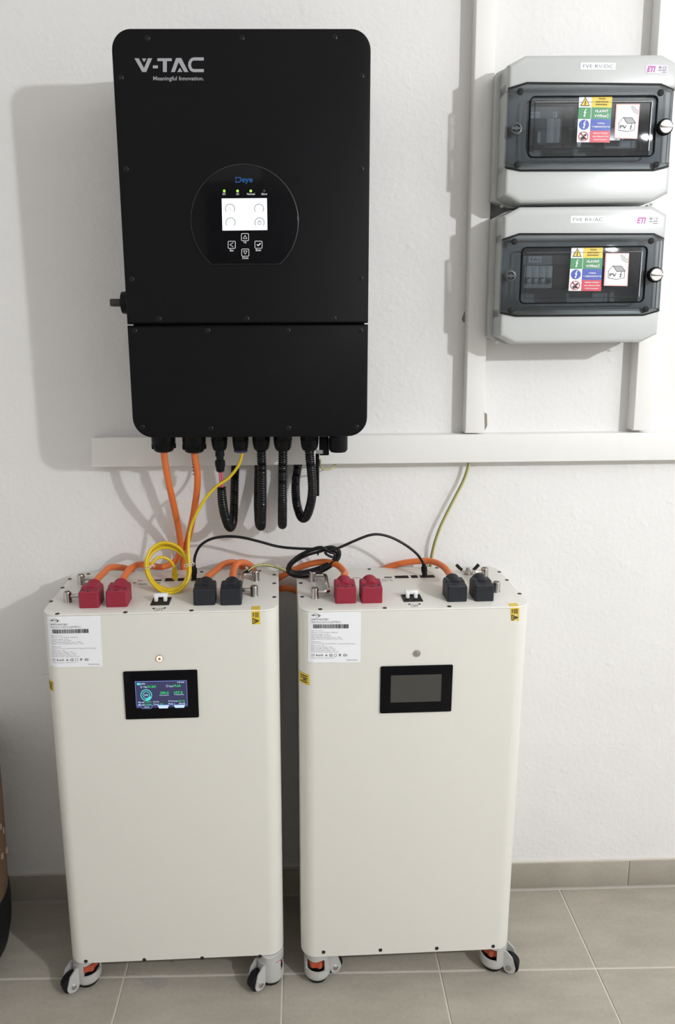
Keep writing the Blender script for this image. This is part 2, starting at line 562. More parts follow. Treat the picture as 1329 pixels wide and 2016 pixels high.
# skirting of cut tiles
m = MB(); m.box(RX0, RX1, -.0055, 0, 0, .0755)
base = obj('baseboard_back', m, GROUT, smooth=None, kind='structure')
JX = 0.8284
k0 = math.floor((RX0 - JX) / TS)
for k in range(k0, 5):
    x0, x1 = max(RX0 + .003, JX + k * TS + .0018), min(RX1 - .003, JX + (k + 1) * TS - .0018)
    if x1 - x0 < .02: continue
    mb = MB(); mb.box((x0 - x1) / 2, (x1 - x0) / 2, -.0085, -.0025, .0045, .0735, .0012)
    t = obj('tile', mb, TILEM, base); t.location = ((x0 + x1) / 2, 0, 0)

# a faint grey stain on the floor in front of the left battery
mb = MB()
P_ = [atz(px, py, .0004) for px, py in ((266, 1926), (300, 1924.5), (333, 1926), (328, 1941), (311, 1947), (290, 1939))]
mb.add([p[:] for p in P_], [list(range(6))])
obj('stain', mb, stone('stained_stoneware', (0.325, 0.305, 0.275)), floor, smooth=None)

# chipped plaster beside the trunking, and the plaster dents
def chip(pts, y=-.0006):
    mb = MB(); P = [at(px, py, 0) for px, py in pts]
    mb.loft([[(p.x, -.0002, p.z) for p in P], [(p.x, y * 2, p.z) for p in P]])
    obj('plaster_chip', mb, CHIP, wall_back)


chip([(909, 628), (915, 612), (915.5, 634), (912, 634)])
chip([(954, 812), (958.5, 815), (959, 838), (955, 846)])

# pendant bulb that lights the scene (to the right of the photographer)
lt = root('pendant_lamp', 'bare bulb hanging from the ceiling on a white cord, outside the frame', 'lamp', (LAMP.x, LAMP.y, RH))
mb = MB(); mb.cyl((0, 0, 0), (0, 0, -1), .05, .025, 24, .004); obj('ceiling_rose', mb, WHITEPL, lt)
mb = MB(); mb.cyl((0, 0, -.02), (0, 0, -1), .003, RH - LAMP.z - .11, 8); obj('cord', mb, WHITEPL, lt)
mb = MB(); mb.cyl((0, 0, LAMP.z - RH + .095), (0, 0, -1), .018, .045, 20, .004); obj('socket', mb, WHITEPL, lt)
ct = root('fill_light_panel', 'unseen white panel added under the ceiling for the fill light, outside the frame', 'lamp', (-.6, -2.2, RH))  # body for the added fill light, not a known lamp of the room
mb = MB(); mb.box(-.62, .62, -.47, .47, -.02, 0, .004); obj('frame', mb, WHITEPL, ct)


# ================================================================== CABLE TRUNKING
def trunk(label, poly, lid_in):
    """poly: (x, z) of the front face, counter-clockwise from bottom left"""
    cx = sum(p[0] for p in poly) / 4; zb = min(p[1] for p in poly)
    r = root('cable_trunking', label, 'cable trunking', (cx, 0, zb))
    P = [(x - cx, z - zb) for x, z in poly]
    mb = MB(); plate(mb, inset(P, .0008), -.0275, -.0002, .0005, 1); obj('channel', mb, TRUNK, r)
    mb = MB(); plate(mb, P, -.033, -.0275, .0022, 3); obj('lid', mb, TRUNK, r)
    return r


trunk('long horizontal white cable trunking running behind the inverter to the right frame edge',
      [(-.4046, 1.0712), (2.0, 1.0797), (2.0, 1.1372), (-.4010, 1.1332)], 0)


def lean(x, z, k): return x + (z - 1.14) * k


KL, KR = -.0137, -.0236
trunk('vertical white cable trunking left of the two grey boxes, nearest the inverter',
      [(.3757, 1.1368), (.4150, 1.1365), (lean(.4150, 2.59, KL), 2.59), (lean(.3757, 2.59, KL), 2.59)], 0)
trunk('rightmost vertical white cable trunking, ending in a dark gap below the lower grey box',
      [(.7322, 1.1400), (.7695, 1.1400), (lean(.7695, 2.59, KR), 2.59), (lean(.7322, 2.59, KR), 2.59)], 0)

# ================================================================== INVERTER
IW, IH = 0.422, 0.669
ir = root('inverter', 'large black wall-mounted solar inverter with a round display panel', 'inverter', (-0.272552, -0.221982, 1.160921))
ir.rotation_euler = (0, -0.00218, -0.016356)
IM = Matrix.LocRotScale(ir.location, ir.rotation_euler, None)
II = IM.inverted()
IO, INm = IM @ Vector((0, 0, 0)), (IM.to_3x3() @ Vector((0, 1, 0)))


def ih(px, py, y=0.0):
    p = II @ hit(px, py, IO + INm * y, INm); return (p.x, p.z)


def rrv(x0, x1, z0, z1, rs, n=8):
    out = []
    for (cx, cz, sx, sz, a0), r in zip(((x1, z1, -1, -1, 0), (x0, z1, 1, -1, 90), (x0, z0, 1, 1, 180), (x1, z0, -1, 1, 270)), rs):
        if r <= 0: out.append((cx, cz)); continue
        for i in range(n + 1):
            a = math.radians(a0 + 90 * i / n)
            out.append((cx + sx * r + r * math.cos(a), cz + sz * r + r * math.sin(a)))
    return out


SEAM = ih(480, 638.5)[1]
mb = MB(); plate(mb, rrv(0, IW, SEAM + .0012, IH, (.032, .032, .001, .001)), 0, .03, .003); obj('upper_cover', mb, BLACKP, ir)
mb = MB(); plate(mb, rrv(0, IW, 0, SEAM - .0012, (.001, .001, .036, .034)), 0, .03, .003); obj('lower_cover', mb, BLACKP, ir)
mb = MB(); plate(mb, rrv(.004, IW - .004, .004, IH - .004, (.03, .03, .034, .032)), .03, .196, .001)
obj('housing', mb, BLACKP, ir)
mb = MB(); mb.box(.06, .36, .196, .2212, .12, .60, .003); obj('wall_bracket', mb, BLACKPL, ir)
for px, py in ((290, 75), (476, 75), (659, 73.5), (238, 153), (712, 149.5), (248, 333), (711.5, 332), (259, 550), (710, 548), (313, 628), (486, 627.5), (657.5, 627),
               (265, 652), (409, 651), (567, 651), (710, 651), (280, 841), (415, 844), (568, 843), (702, 841)):
    x, z = ih(px, py)
    mb = MB(); mb.lathe((x, 0.0004, z), (0, -1, 0), [(0, .0045), (.0006, .0045), (.0013, .0036), (.0014, .0022), (.0005, .0020), (.0005, 0)], 14, cap=False)
    obj('cover_screw', mb, SCREWM, ir)

# brand print, traced as letter shapes
def lp(x, y):                      # pixel of the enlarged logo crop
    return ih(200 + x * .22573, 40 + y * .22573)


P = Print(lambda u, v: (lp(u, v)[0], -.0005, lp(u, v)[1]))
P.poly([(287, 332), (325, 332), (390, 452), (355, 452)])
P.poly([(405, 332), (442, 332), (390, 452), (371, 418)])
P.poly([(352, 334), (392, 334), (371, 366)])
P.rect(448, 492, 394, 420)
P.rect(487, 613, 332, 357); P.rect(535, 570, 357, 452)
P.poly([(650, 330), (672, 365), (640, 452), (606, 452)]); P.poly([(650, 330), (695, 330), (758, 452), (722, 452), (672, 365)])
P.poly([(683, 414), (706, 452), (660, 452)])
P.rect(805, 892, 324, 352); P.rect(805, 892, 426, 453)
for i in range(10):
    a, b = math.radians(90 + 18 * i), math.radians(108 + 18 * i)
    P.poly([(805 + 50 * math.cos(a), 388.5 - 64 * math.sin(a)), (805 + 24 * math.cos(a), 388.5 - 37 * math.sin(a)), (805 + 24 * math.cos(b), 388.5 - 37 * math.sin(b)), (805 + 50 * math.cos(b), 388.5 - 64 * math.sin(b))])
P.text('Meaningful Innovation.', 451, 892, 536, 489, bold=.012)
P.done('brand_lettering', LOGOGREY, ir)

# round glossy display panel, flat along its lower edge
cx, cz = ih(482, 436)
R = (ih(587, 436)[0] - ih(377, 436)[0]) / 2
zc = ih(481, 519.5)[1]
a0 = math.asin((zc - cz) / R)
pts = [(cx + R * math.cos(a0 + (PI - 2 * a0) * i / 56), cz + R * math.sin(a0 + (PI - 2 * a0) * i / 56)) for i in range(57)]
mb = MB(); plate(mb, pts, -.0028, .002, .0012, 3)
mb2 = MB(); k_ = (R + .0011) / R; plate(mb2, [(cx + (x - cx) * k_, cz + (z - cz) * k_) for x, z in pts], -.0014, .002, .0008, 2); obj('panel_edge_glint', mb2, mat('grey_edge_glint', (.035, .035, .038), .3), ir)  # lighter ring added as the highlight along the panel's edge
panel = obj('display_panel', mb, BLACKGL, ir, smooth=40, label='round glossy black display panel with a flat lower edge')


def ip(px, py): return ih(px, py, -.0028)


F = lambda u, v: (ip(u, v)[0], -.0031, ip(u, v)[1])
F2 = lambda u, v: (ip(u, v)[0], -.0034, ip(u, v)[1])
Print(F).poly([(438, 454), (526.5, 453), (525.5, 390.2), (436.5, 390.8)]).done('lit_screen', SCREENW, panel)
P = Print(F2)
for c in ((453, 411), (510, 411), (454, 438), (511, 438)):
    P.ring(c, 8.3, 9.9, 140, 400, 26)
P.frame(507.5, 514.5, 436, 442.5, 1.2); P.rect(509, 513, 434.6, 436)
P.frame(516, 521.5, 393, 399, .5)
P.line((451, 408), (453.5, 413), .8); P.line((453.5, 413), (456, 413), .8)
P.done('screen_gauges', SCRDK, panel)
for i, px in enumerate((441.5, 467.7, 493.7, 519.7)):
    x, z = ip(px, 376)
    mb = MB(); mb.lathe((x, -.0027, z), (0, -1, 0), [(0, .0021), (.0008, .0021), (.0014, .0012), (.0015, 0)], 14)
    obj('indicator_light', mb, LEDG if i < 3 else LEDOFF, panel)
P = Print(F)
for t, a, b in (('DC', 438.4, 444.4), ('AC', 465, 471), ('Normal', 486.3, 501.7), ('Alarm', 514, 526)):
    P.text(t, a, b, 384, 379.8, bold=.02)
for t, a, b, y in (('Up', 479.5, 485.5, 479.5), ('Esc', 452.6, 460, 495), ('Enter', 503.7, 514.6, 494.5), ('Down', 477.2, 489, 510)):
    P.text(t, a, b, y, y - 4.4, bold=.02)
P.done('panel_lettering', WHITEPR, panel)
P = Print(F)
P.poly([(463.3, 348.5), (474.5, 348.5), (474.5, 350.3), (463.3, 350.3)])
P.poly([(463.3, 348.5), (465.2, 348.5), (465.2, 353), (463.3, 353)])
P.poly([(463.3, 355), (465.2, 355), (465.2, 359.6), (463.3, 359.6)])
P.rect(465.2, 470.5, 357.8, 359.6)
P.ring((469.6, 354), 3.7, 5.6, -90, 90, 14)
P.text('eye', 476, 497.5, 362.5, 351.2, bold=.02)
P.done('brand_lettering', DEYE, panel)
for nm, c in (('up', (482.4, 466.8)), ('esc', (456.3, 482)), ('enter', (509, 481.8)), ('down', (483, 497.3))):
    P = Print(F)
    h, t, k = 7.6, 1.1, 2.2
    P.rect(c[0] - h + k, c[0] + h - k, c[1] - h, c[1] - h + t).rect(c[0] - h + k, c[0] + h - k, c[1] + h - t, c[1] + h)
    P.rect(c[0] - h, c[0] - h + t, c[1] - h + k, c[1] + h - k).rect(c[0] + h - t, c[0] + h, c[1] - h + k, c[1] + h - k)
    for sx in (-1, 1):
        for sy in (-1, 1):
            q = {(1, 1): 0, (-1, 1): 90, (-1, -1): 180, (1, -1): 270}[(sx, sy)]
            P.ring((c[0] + sx * (h - k), c[1] + sy * (h - k)), k - t, k, q, q + 90, 4)
    if nm == 'up':
        A, B, C = (c[0], c[1] - 3.6), (c[0] - 3.8, c[1] + 3), (c[0] + 3.8, c[1] + 3)
        P.line(A, B, 1).line(B, C, 1).line(C, A, 1)
    if nm == 'down':
        A, B, C = (c[0], c[1] + 3.2), (c[0] - 3.8, c[1] - 3.4), (c[0] + 3.8, c[1] - 3.4)
        P.line(A, B, 1).line(B, C, 1).line(C, A, 1)
    if nm == 'esc': P.line((c[0] + 3, c[1] - 4.4), (c[0] - 3.6, c[1]), 1.1).line((c[0] - 3.6, c[1]), (c[0] + 3, c[1] + 4.2), 1.1)
    if nm == 'enter': P.line((c[0] - 3, c[1] - .5), (c[0] - .6, c[1] + 2), 2.2).line((c[0] - .6, c[1] + 2), (c[0] + 4, c[1] - 3), 2.2)
    P.done('key', WHITEPR, panel)

# rotary disconnector on the left flank
ys = .075
x, z = ih(240, 596, ys)
x1 = ih(237, 596, ys - .016)[0]; x2 = ih(216, 596, ys - .012)[0]
mb = MB(); mb.lathe((.0035, ys, z), (-1, 0, 0), [(0, .0215), (-x1 * .6, .0215), (.0035 - x1, .0195)], 28)
sw = obj('rotary_switch', mb, BLACKPL, ir)
mb = MB(); mb.box(x2, x1 + .002, ys - .014, ys + .014, z - .0068, z + .0068, .0025); obj('switch_knob', mb, mat('brown_black_knob', (.035, .027, .025), .5), sw)

# cable glands along the underside
GY = .100                      # local depth of the gland row
GLANDS = {}
for k, (px, pyb, rad, kind) in enumerate(((323, 889, .0232, 'big'), (383, 890.5, .0228, 'big'), (432.5, 887, .0158, 's'), (474, 889, .0158, 's'),
                                          (514.5, 886.5, .0172, 's'), (557, 887, .0182, 's'), (609.5, 887, .0180, 's'), (666, 890, .0175, 'blank'))):
    x, z = ih(px, pyb, GY)
    GLANDS[k] = IM @ Vector((x, GY, z))
    mb = MB()
    top = .012
    if kind == 'blank':
        n = 40
        def ring(zz, rr_): return [(x + (rr_ + (.0008 if i % 2 else 0)) * math.cos(2 * PI * i / n), GY + (rr_ + (.0008 if i % 2 else 0)) * math.sin(2 * PI * i / n), zz) for i in range(n)]
        mb.lathe((x, GY, top), (0, 0, -1), [(0, rad * .9), (top - z - .03, rad * .9)], 24)
        mb.loft([ring(z + .031, rad), ring(z + .006, rad), [(x + rad * .86 * math.cos(2 * PI * i / n), GY + rad * .86 * math.sin(2 * PI * i / n), z + .001) for i in range(n)]])
        obj('blanking_plug', mb, BLACKPL, ir)
        continue
    L = top - z
    mb.lathe((x, GY, top), (0, 0, -1), [(0, rad * .92), (L * .38, rad * .92), (L * .40, rad), (L * .62, rad), (L * .64, rad * .97)], 6 if kind == 's' else 24, cap=True)
    mb.lathe((x, GY, top), (0, 0, -1), [(L * .60, rad * .99), (L * .72, rad * .97), (L * .86, rad * .90), (L * .96, rad * .78), (L, rad * .62), (L * .98, rad * .3)], 24)
    g = obj('cable_gland', mb, BLACKPL, ir, smooth=30)
    if k == 3:
        mb = MB(); mb.lathe((x, GY, z + .0035), (0, 0, -1), [(0, .0135), (.003, .0135), (.0045, .011)], 20); obj('seal', mb, BLUEPL, g, label='blue seal')
    if kind == 'big':
        mb = MB()
        for i in range(12):
            a = 2 * PI * i / 12
            c = Vector((x + math.cos(a) * rad * .955, GY + math.sin(a) * rad * .955, top - L * .80))
            mb.box(c.x - .0015, c.x + .0015, c.y - .0015, c.y + .0015, c.z - L * .08, c.z + L * .10, .0005)
        obj('grip_rib', mb, BLACKPL, g)


# ================================================================== DISTRIBUTION BOXES
def dist_box(label, cx, cz, tilt, ox, oy, sc, upper, title):
    """ox, oy, sc: the enlarged crop in which its prints were measured"""
    r = root('distribution_box', label, 'electrical box', (cx, -.034, cz))
    r.rotation_euler = (0, -tilt, 0)
    Mx = Matrix.LocRotScale(r.location, r.rotation_euler, None); Mi = Mx.inverted()
    nn = Vector((0, 1, 0))
    Wd, Hd = .1555, .1262

    def h(px, py, y):
        p = Mi @ hit(px, py, Mx @ Vector((0, y, 0)), nn); return (p.x, p.z)

    def c(u, v, y): return h(ox + u * sc, oy + v * sc, y)

    def octo(wd, hd, ux, uz):
        return [(-wd + ux, -hd), (wd - ux, -hd), (wd, -hd + uz), (wd, hd - uz), (wd - ux, hd), (-wd + ux, hd), (-wd, hd - uz), (-wd, -hd + uz)]

    # local y: 0 = back of the box, negative towards the viewer
    YF = -.080
    mb = MB()
    o8 = octo(Wd + .008, Hd + .001, .032, .015)
    mb.loft([[(x, 0, z) for x, z in inset(o8, .004)], [(x, -.006, z) for x, z in o8], [(x, -.030, z) for x, z in o8], [(x, -.030, z) for x, z in inset(o8, .014)], [(x, -.004, z) for x, z in inset(o8, .014)]])
    obj('base_shell', mb, BOXG, r)
    mb = MB()
    f8 = octo(Wd, Hd, .031, .0155)
    zt = c(600, 258 if upper else 245, YF)[1]; zb = c(600, 880 if upper else 811, YF)[1]
    lo_, hi_ = zb - .001, zt + .001

    def band(z0, z1):
        pl = f8
        pl = clip(pl, (0, 1), z1); pl = clip(pl, (0, -1), -z0)
        return pl
    plate(mb, band(hi_ - .0135, 1), YF, -.031, .008, 4)
    plate(mb, band(-1, lo_ + .0135), YF, -.031, .008, 4)
    for s_ in (-1, 1):
        mb.box(s_ * Wd - .004 if s_ > 0 else -Wd, Wd if s_ > 0 else -Wd + .004, YF + .012, -.031, lo_, hi_)
    cover = obj('cover', mb, BOXG, r, smooth=30)
    # grey rim behind the smoked door, with the window cut out
    wx0, wz1 = c(300 if upper else 285, 372 if upper else 345, YF); wx1, wz0 = c(1165 if upper else 1090, 775 if upper else 722, YF)
    mb = MB()
    for q in ((-Wd + .004, wx0, lo_, hi_), (wx1, Wd - .004, lo_, hi_), (wx0, wx1, wz1, hi_), (wx0, wx1, lo_, wz0)):
        mb.box(q[0], q[1], YF + .014, YF + .020, q[2], q[3])
    obj('window_rim', mb, mat('mid_grey_rim', (0.36, 0.375, 0.38), .45), r, smooth=None)
    mb = MB(); mb.box(wx0 - .006, wx1 + .006, -.020, -.016, wz0 - .004, wz1 + .004)
    obj('back_panel', mb, BOXI, r, smooth=None)
    # modules on the rail
    mb = MB(); mb.box(wx0 - .004, wx1 + .004, -.026, -.020, -.018, .018, .001); obj('rail', mb, STEEL, r)

    def mod(name, u0, u1, v0, v1, depth, m):
        x0, z1 = c(u0, v0, -depth); x1, z0 = c(u1, v1, -depth)
        b = MB(); b.box(x0, x1, -depth, -.020, z0, z1, .002)
        return obj(name, b, m, r), (x0, x1, z0, z1)
    D = .055
    if upper:
        fh, q = mod('fuse_holder', 296, 415, 515, 705, D, FUSEG)
        b = MB(); b.box((q[0] + q[1]) / 2 - .003, (q[0] + q[1]) / 2 + .003, -D - .008, -D, q[2] + .002, q[2] + .022, .001); obj('fuse_lever', b, BREAKER, fh)
        for i in range(2):
            u = 420 + i * 52
            sp, q = mod('surge_arrester', u, u + 50, 515, 690, D, BREAKER)
        for v in (500, 708):
            x, z = c(540, v, -D); b = MB(); b.lathe((x, -D - .001, z), (0, -1, 0), [(0, .004), (.002, .004), (.003, .0025)], 14); obj('status_flag', b, mat('orange_flag', (.5, .12, .04), .4), sp)
        x0, z1 = c(296, 425, -D); x1, z0 = c(640, 515, -D)
        b = MB(); b.box(x0, x1, -D + .004, -.020, z0 + .0005, z1, .002); tp = obj('terminal_block', b, BOXI, r)
        F_ = lambda u, v: (c(u, v, -D)[0], -D + .0035, c(u, v, -D)[1])
        Print(F_).rect(303, 375, 465, 507).done('terminal_label', PAPER, tp); Print(F_).rect(470, 496, 465, 507).done('terminal_label', PAPER, tp)
        F_ = lambda u, v: (c(u, v, -D)[0], -D + .003, c(u, v, -D)[1])
        Print(F_).text('FU1', 312, 366, 500, 474).text('F', 476, 490, 500, 474).done('label_lettering', GREYINK, tp)
        b = MB(); x0, z1 = c(830, 670, -D); x1, z0 = c(1060, 730, -D); b.box(x0, x1, -D, -.020, z0, z1, .002); obj('blank_cover', b, BREAKER, r)
    else:
        x0, z1 = c(287, 395, -D); x1, z0 = c(640, 460, -D)
        b = MB(); b.box(x0, x1, -D + .004, -.020, z0 + .0005, z1, .002); tp = obj('terminal_block', b, BOXI, r)
        for i in range(4):
            u = 290 + i * 48
            bk, q = mod('circuit_breaker', u, u + 46, 465, 622, D, BREAKER)
            zm = (q[2] + q[3]) / 2
            b = MB(); b.box(q[0] + .002, q[1] - .002, -D - .001, -D + .002, zm - .006, zm - .001, .0005); obj('slot', b, FUSEG, bk)
            b = MB(); b.box(q[0] + .004, q[1] - .004, -D - .008, -D, zm - .012, zm - .004, .001); obj('toggle', b, FUSEG if i == 3 else BREAKER, bk)
        F_ = lambda u, v: (c(u, v, -D)[0], -D + .0035, c(u, v, -D)[1])
        Print(F_).rect(322, 412, 402, 442).done('terminal_label', PAPER, tp)
        F_ = lambda u, v: (c(u, v, -D)[0], -D + .003, c(u, v, -D)[1])
        Print(F_).text('FA1', 338, 398, 434, 410).done('label_lettering', GREYINK, tp)
        b = MB(); x0, z1 = c(500, 470, -D); x1, z0 = c(985, 620, -D); b.box(x0, x1, -D + .006, -.020, z0, z1, .002); obj('blank_cover', b, FUSEG, r)

    # the smoked hinged door
    YD = YF - .006
    if upper:
        dp = [(128, 858), (240, 881), (1190, 878), (1290, 852), (1327, 308), (1238, 268), (285, 258), (150, 300)]
        ir_ = [(276, 792), (302, 346), (1200, 366), (1182, 796)]
    else:
        dp = [(124, 790), (235, 813), (1120, 806), (1226, 776), (1259, 278), (1190, 246), (260, 246), (140, 286)]
        ir_ = [(250, 732), (268, 336), (1140, 332), (1110, 722)]
    dpl = [c(u, v, YD) for u, v in dp]
    mb = MB(); plate(mb, dpl, YD, YD + .010, .003, 3)
    door = obj('door', mb, GLASSD, r, smooth=35, label='smoked transparent door')
    q = [c(u, v, YD) for u, v in ir_]
    x0, x1 = (q[0][0] + q[1][0]) / 2, (q[2][0] + q[3][0]) / 2; z0, z1 = (q[0][1] + q[3][1]) / 2, (q[1][1] + q[2][1]) / 2
    mb = MB()
    A = rr(x0, x1, z0, z1, .010); Bq = inset(A, .0022); Cq = inset(A, .005)
    ly = lambda pl, y: [(x, y, z) for x, z in pl]
    mb.loft([ly(A, YD), ly(A, YD - .0035), ly(inset(A, .0006), YD - .004), ly(Bq, YD - .004), ly(Bq, YD)], False, False)
    obj('window_bead', mb, BLACKGL, door)
    mb = MB(); mb.loft([ly(inset(A, .0095), YD), ly(inset(A, .0095), YD - .0015), ly(inset(A, .0105), YD - .002), ly(inset(A, .0115), YD - .002), ly(inset(A, .0115), YD)], False, False)
    obj('inner_bead', mb, GLASSD, door)
    # dark lip along the door's top and bottom edge
    mb = MB()
    for seq in ((0, 1, 2, 3), (4, 5, 6, 7)):
        mb = MB(); pl = [dpl[i] for i in seq]
        mb.tube([(p[0], YD + .003, p[1]) for p in [pl[0], (Vector(pl[0]) * .02 + Vector(pl[1]) * .98)]], .0016, 6) if False else None
        for a, b2 in zip(pl[:-1], pl[1:]):
            mb.tube([(a[0], YD + .004, a[1]), ((a[0] + b2[0]) / 2, YD + .004, (a[1] + b2[1]) / 2), (b2[0], YD + .004, b2[1])], .0017, 6, .2)
        obj('edge_gasket', mb, BLACKPL, door)
    for u, v in (((233, 325), (1228, 333), (212, 843), (1196, 843)) if upper else ((221, 300), (1165, 296), (198, 773), (1129, 767))):
        x, z = c(u, v, YD)
        mb = MB(); mb.cyl((x, YD + .002, z), (0, -1, 0), .0058, .0028, 18, .0006); obj('screw_cap', mb, RUBBER, door)
    x, z = c(*((203, 588) if upper else (192, 538)), YD)
    mb = MB(); mb.lathe((x, YD + .002, z), (0, -1, 0), [(0, .011), (.003, .011), (.0036, .010), (.0036, .0075), (.001, .007), (.001, .004), (.004, .0035), (.004, 0)], 24, cap=False)
    mb.box(x - .0085, x + .0085, YD - .003, YD - .0015, z - .0018, z + .0018)
    obj('hinge_pin', mb, mat('grey_pin', (.045, .048, .05), .35), door)
    x, z = c(*((1255, 578) if upper else (1190, 530)), YD)
    mb = MB(); mb.lathe((x, YD + .002, z), (0, -1, 0), [(0, .0145), (.005, .0145), (.0065, .013), (.0065, 0)], 26)
    lk = obj('lock_collar', mb, BLACKGL, door)
    mb = MB(); mb.lathe((x, YD - .004, z), (0, -1, 0), [(0, .0118), (.002, .0118), (.003, .0105), (.003, 0)], 26)
    mb.box(x - .0105, x + .0125, YD - .0095, YD - .0065, z - .0022, z + .0022, .001)
    obj('lock_knob', mb, CHROME, lk, label='polished steel quarter-turn knob')
    # stickers on the door
    ws = ((648, 354), (882, 358), (862, 688), (630, 685)) if upper else ((613, 337), (830, 337), (815, 642), (592, 640))
    YS = YD - .0016

    def bil(q4, y):
        C4 = [Vector(c(u, v, YD)) for u, v in q4]
        def f(u, v):           # u 0..1 left to right, v 0..1 top to bottom
            a = C4[0].lerp(C4[1], u); b_ = C4[3].lerp(C4[2], u); p = a.lerp(b_, v)
            return (p.x, y, p.y)
        return f
    mb = MB()
    f0, f1 = bil(ws, YS), bil(ws, YD + .0002)
    mb.loft([[f1(0, 1), f1(1, 1), f1(1, 0), f1(0, 0)], [f0(0, 1), f0(1, 1), f0(1, 0), f0(0, 0)]])
    st = obj('warning_sticker', mb, STW, door, smooth=None, label='four-row warning sticker in yellow, green, blue and red')
    f = bil(ws, YS - .0003); g = bil(ws, YS - .0006)
    U = .385
    Print(f).rect(U, 1, 0, .25).done('yellow_row', STY, st)
    P = Print(f); P.rect(0, U - .01, .255, .50); P.rect(U + .01, 1, .25, .50); P.done('green_row', STG, st)
    P = Print(f); P.rect(U, 1, .50, .75); P.ring((.19, .625), 0, .155, 0, 360, 28, sy=.72); P.done('blue_row', STB, st)
    Print(f).rect(U, 1, .75, 1).done('red_row', STR, st)
    P = Print(f); P.poly([(.19, .03), (.34, .225), (.04, .225)]); P.done('hazard_triangle', INK, st)
    P = Print(g); P.poly([(.19, .058), (.305, .21), (.075, .21)]); P.done('triangle_fill', STY, st)
    gg = bil(ws, YS - .0009)

    class BP(Print):
        pass
    P = Print(lambda u, v: gg(.19 + u * .42, .15 - v)); P.bolt((0, 0), .12, 3.2)
    P2 = Print(lambda u, v: gg(u, v))
    P.text('POZOR', (.60 - .19) / .42, (.80 - .19) / .42, .15 - .085, .15 - .05, bold=.01)
    P.text('ELEKTRICKÉ', (.52 - .19) / .42, (.88 - .19) / .42, .15 - .145, .15 - .108, bold=.01)
    P.text('ZARIADENIE !', (.50 - .19) / .42, (.88 - .19) / .42, .15 - .205, .15 - .172, bold=.01)
    P.done('black_lettering', INK, st)
    P = Print(lambda u, v: gg(.19 + u * .42, .375 - v)); P.bolt((0, 0), .18, 3.4); P.bolt((0, -.25), .18, 3.4)
    P.text('HLAVNÝ', (.50 - .19) / .42, (.90 - .19) / .42, .375 - .36, .375 - .285, bold=.02)
    P.text('VYPÍNAČ', (.48 - .19) / .42, (.92 - .19) / .42, .375 - .465, .375 - .385, bold=.02)
    P.text('VYPNI', (.58 - .19) / .42, (.80 - .19) / .42, .375 - .612, .375 - .578, bold=.02)
    P.text('V NEBEZPEČENSTVE', (.42 - .19) / .42, (.98 - .19) / .42, .375 - .682, .375 - .640, bold=.02)
    P.text('NEHAS VODOU', (.48 - .19) / .42, (.92 - .19) / .42, .375 - .822, .375 - .788, bold=.02)
    P.text('ANI PENOVÝMI', (.46 - .19) / .42, (.94 - .19) / .42, .375 - .892, .375 - .855, bold=.02)
    P.text('PRÍSTROJMI', (.50 - .19) / .42, (.90 - .19) / .42, .375 - .962, .375 - .926, bold=.02)
    P.done('white_lettering', STW, st)
    P = Print(g); P.ring((.19, .875), .125, .150, 0, 360, 28, sy=.70); P.line((.09, .80), (.29, .945), .035); P.done('prohibition_ring', mat('dull_red_print', (.40, .06, .08), .5), st)
    P = Print(g); P.poly([(.10, .90), (.19, .87), (.26, .93), (.14, .955)]); P.poly([(.2, .83), (.27, .82), (.28, .86), (.22, .88)]); P.done('bucket_symbol', INK, st)
    pv = ((910, 415), (1078, 415), (1058, 662), (895, 658)) if upper else ((848, 380), (1010, 380), (998, 608), (835, 605))
    mb = MB(); f0, f1 = bil(pv, YS), bil(pv, YD + .0002)
    mb.loft([[f1(0, 1), f1(1, 1), f1(1, 0), f1(0, 0)], [f0(0, 1), f0(1, 1), f0(1, 0), f0(0, 0)]])
    sp = obj('solar_sticker', mb, PINKB, door, smooth=None, label='white sticker with a red border showing a house, a sun and PV')
    Print(bil(pv, YS - .0003)).rect(.045, .955, .03, .97).done('sticker_face', STW, sp)
    P = Print(bil(pv, YS - .0006))
    P.poly([(.35, .40), (.70, .40), (.87, .55), (.52, .56)]); P.done('roof_print', ROOFG, sp)
    P = Print(bil(pv, YS - .0009)); t = .014
    P.line((.13, .57), (.33, .39), t).line((.33, .39), (.52, .565), t).line((.33, .39), (.70, .395), t).line((.70, .395), (.88, .55), t).line((.52, .565), (.88, .55), t)
    P.line((.16, .56), (.16, .76), t).line((.16, .76), (.52, .80), t).line((.52, .80), (.84, .75), t).line((.84, .75), (.84, .56), t)
    P.ring((.98, .06), .20, .215, 95, 175, 10, sy=.7)
    for a in range(8):
        an = math.radians(100 + a * 11); P.line((.98 + .25 * math.cos(an), .06 + .175 * math.sin(an)), (.98 + .36 * math.cos(an), .06 + .25 * math.sin(an)), t)
    P.text('PV', .21, .50, .715, .615, bold=.015)
    P2 = P; cbx = (.68, .66)
    Q = Print(lambda u, v: bil(pv, YS - .0009)(cbx[0] + u * .9, cbx[1] - v)); Q.bolt((0, 0), .17, 1.7)
    P.m.add(Q.m.v, Q.m.f)
    P.done('house_print', INK, sp)
    # strip label and maker's plate on the cover
    tl = ((660, 119), (910, 122), (905, 172), (658, 169)) if upper else ((610, 123), (848, 123), (846, 172), (607, 172))
    C4 = [c(u, v, YF) for u, v in tl]
    def cq(q4, y):
        V4 = [Vector(c(u, v, YF)) for u, v in q4]
        return lambda u, v: (lambda p: (p.x, y, p.y))(V4[0].lerp(V4[1], u).lerp(V4[3].lerp(V4[2], u), v))
    Print(cq(tl, YF - .0004)).rect(0, 1, 0, 1).done('name_strip', PAPER, cover)
    Print(cq(tl, YF - .0007)).text(title, .07, .93, .76, .26, bold=-.005).done('strip_lettering', GREYINK, cover)
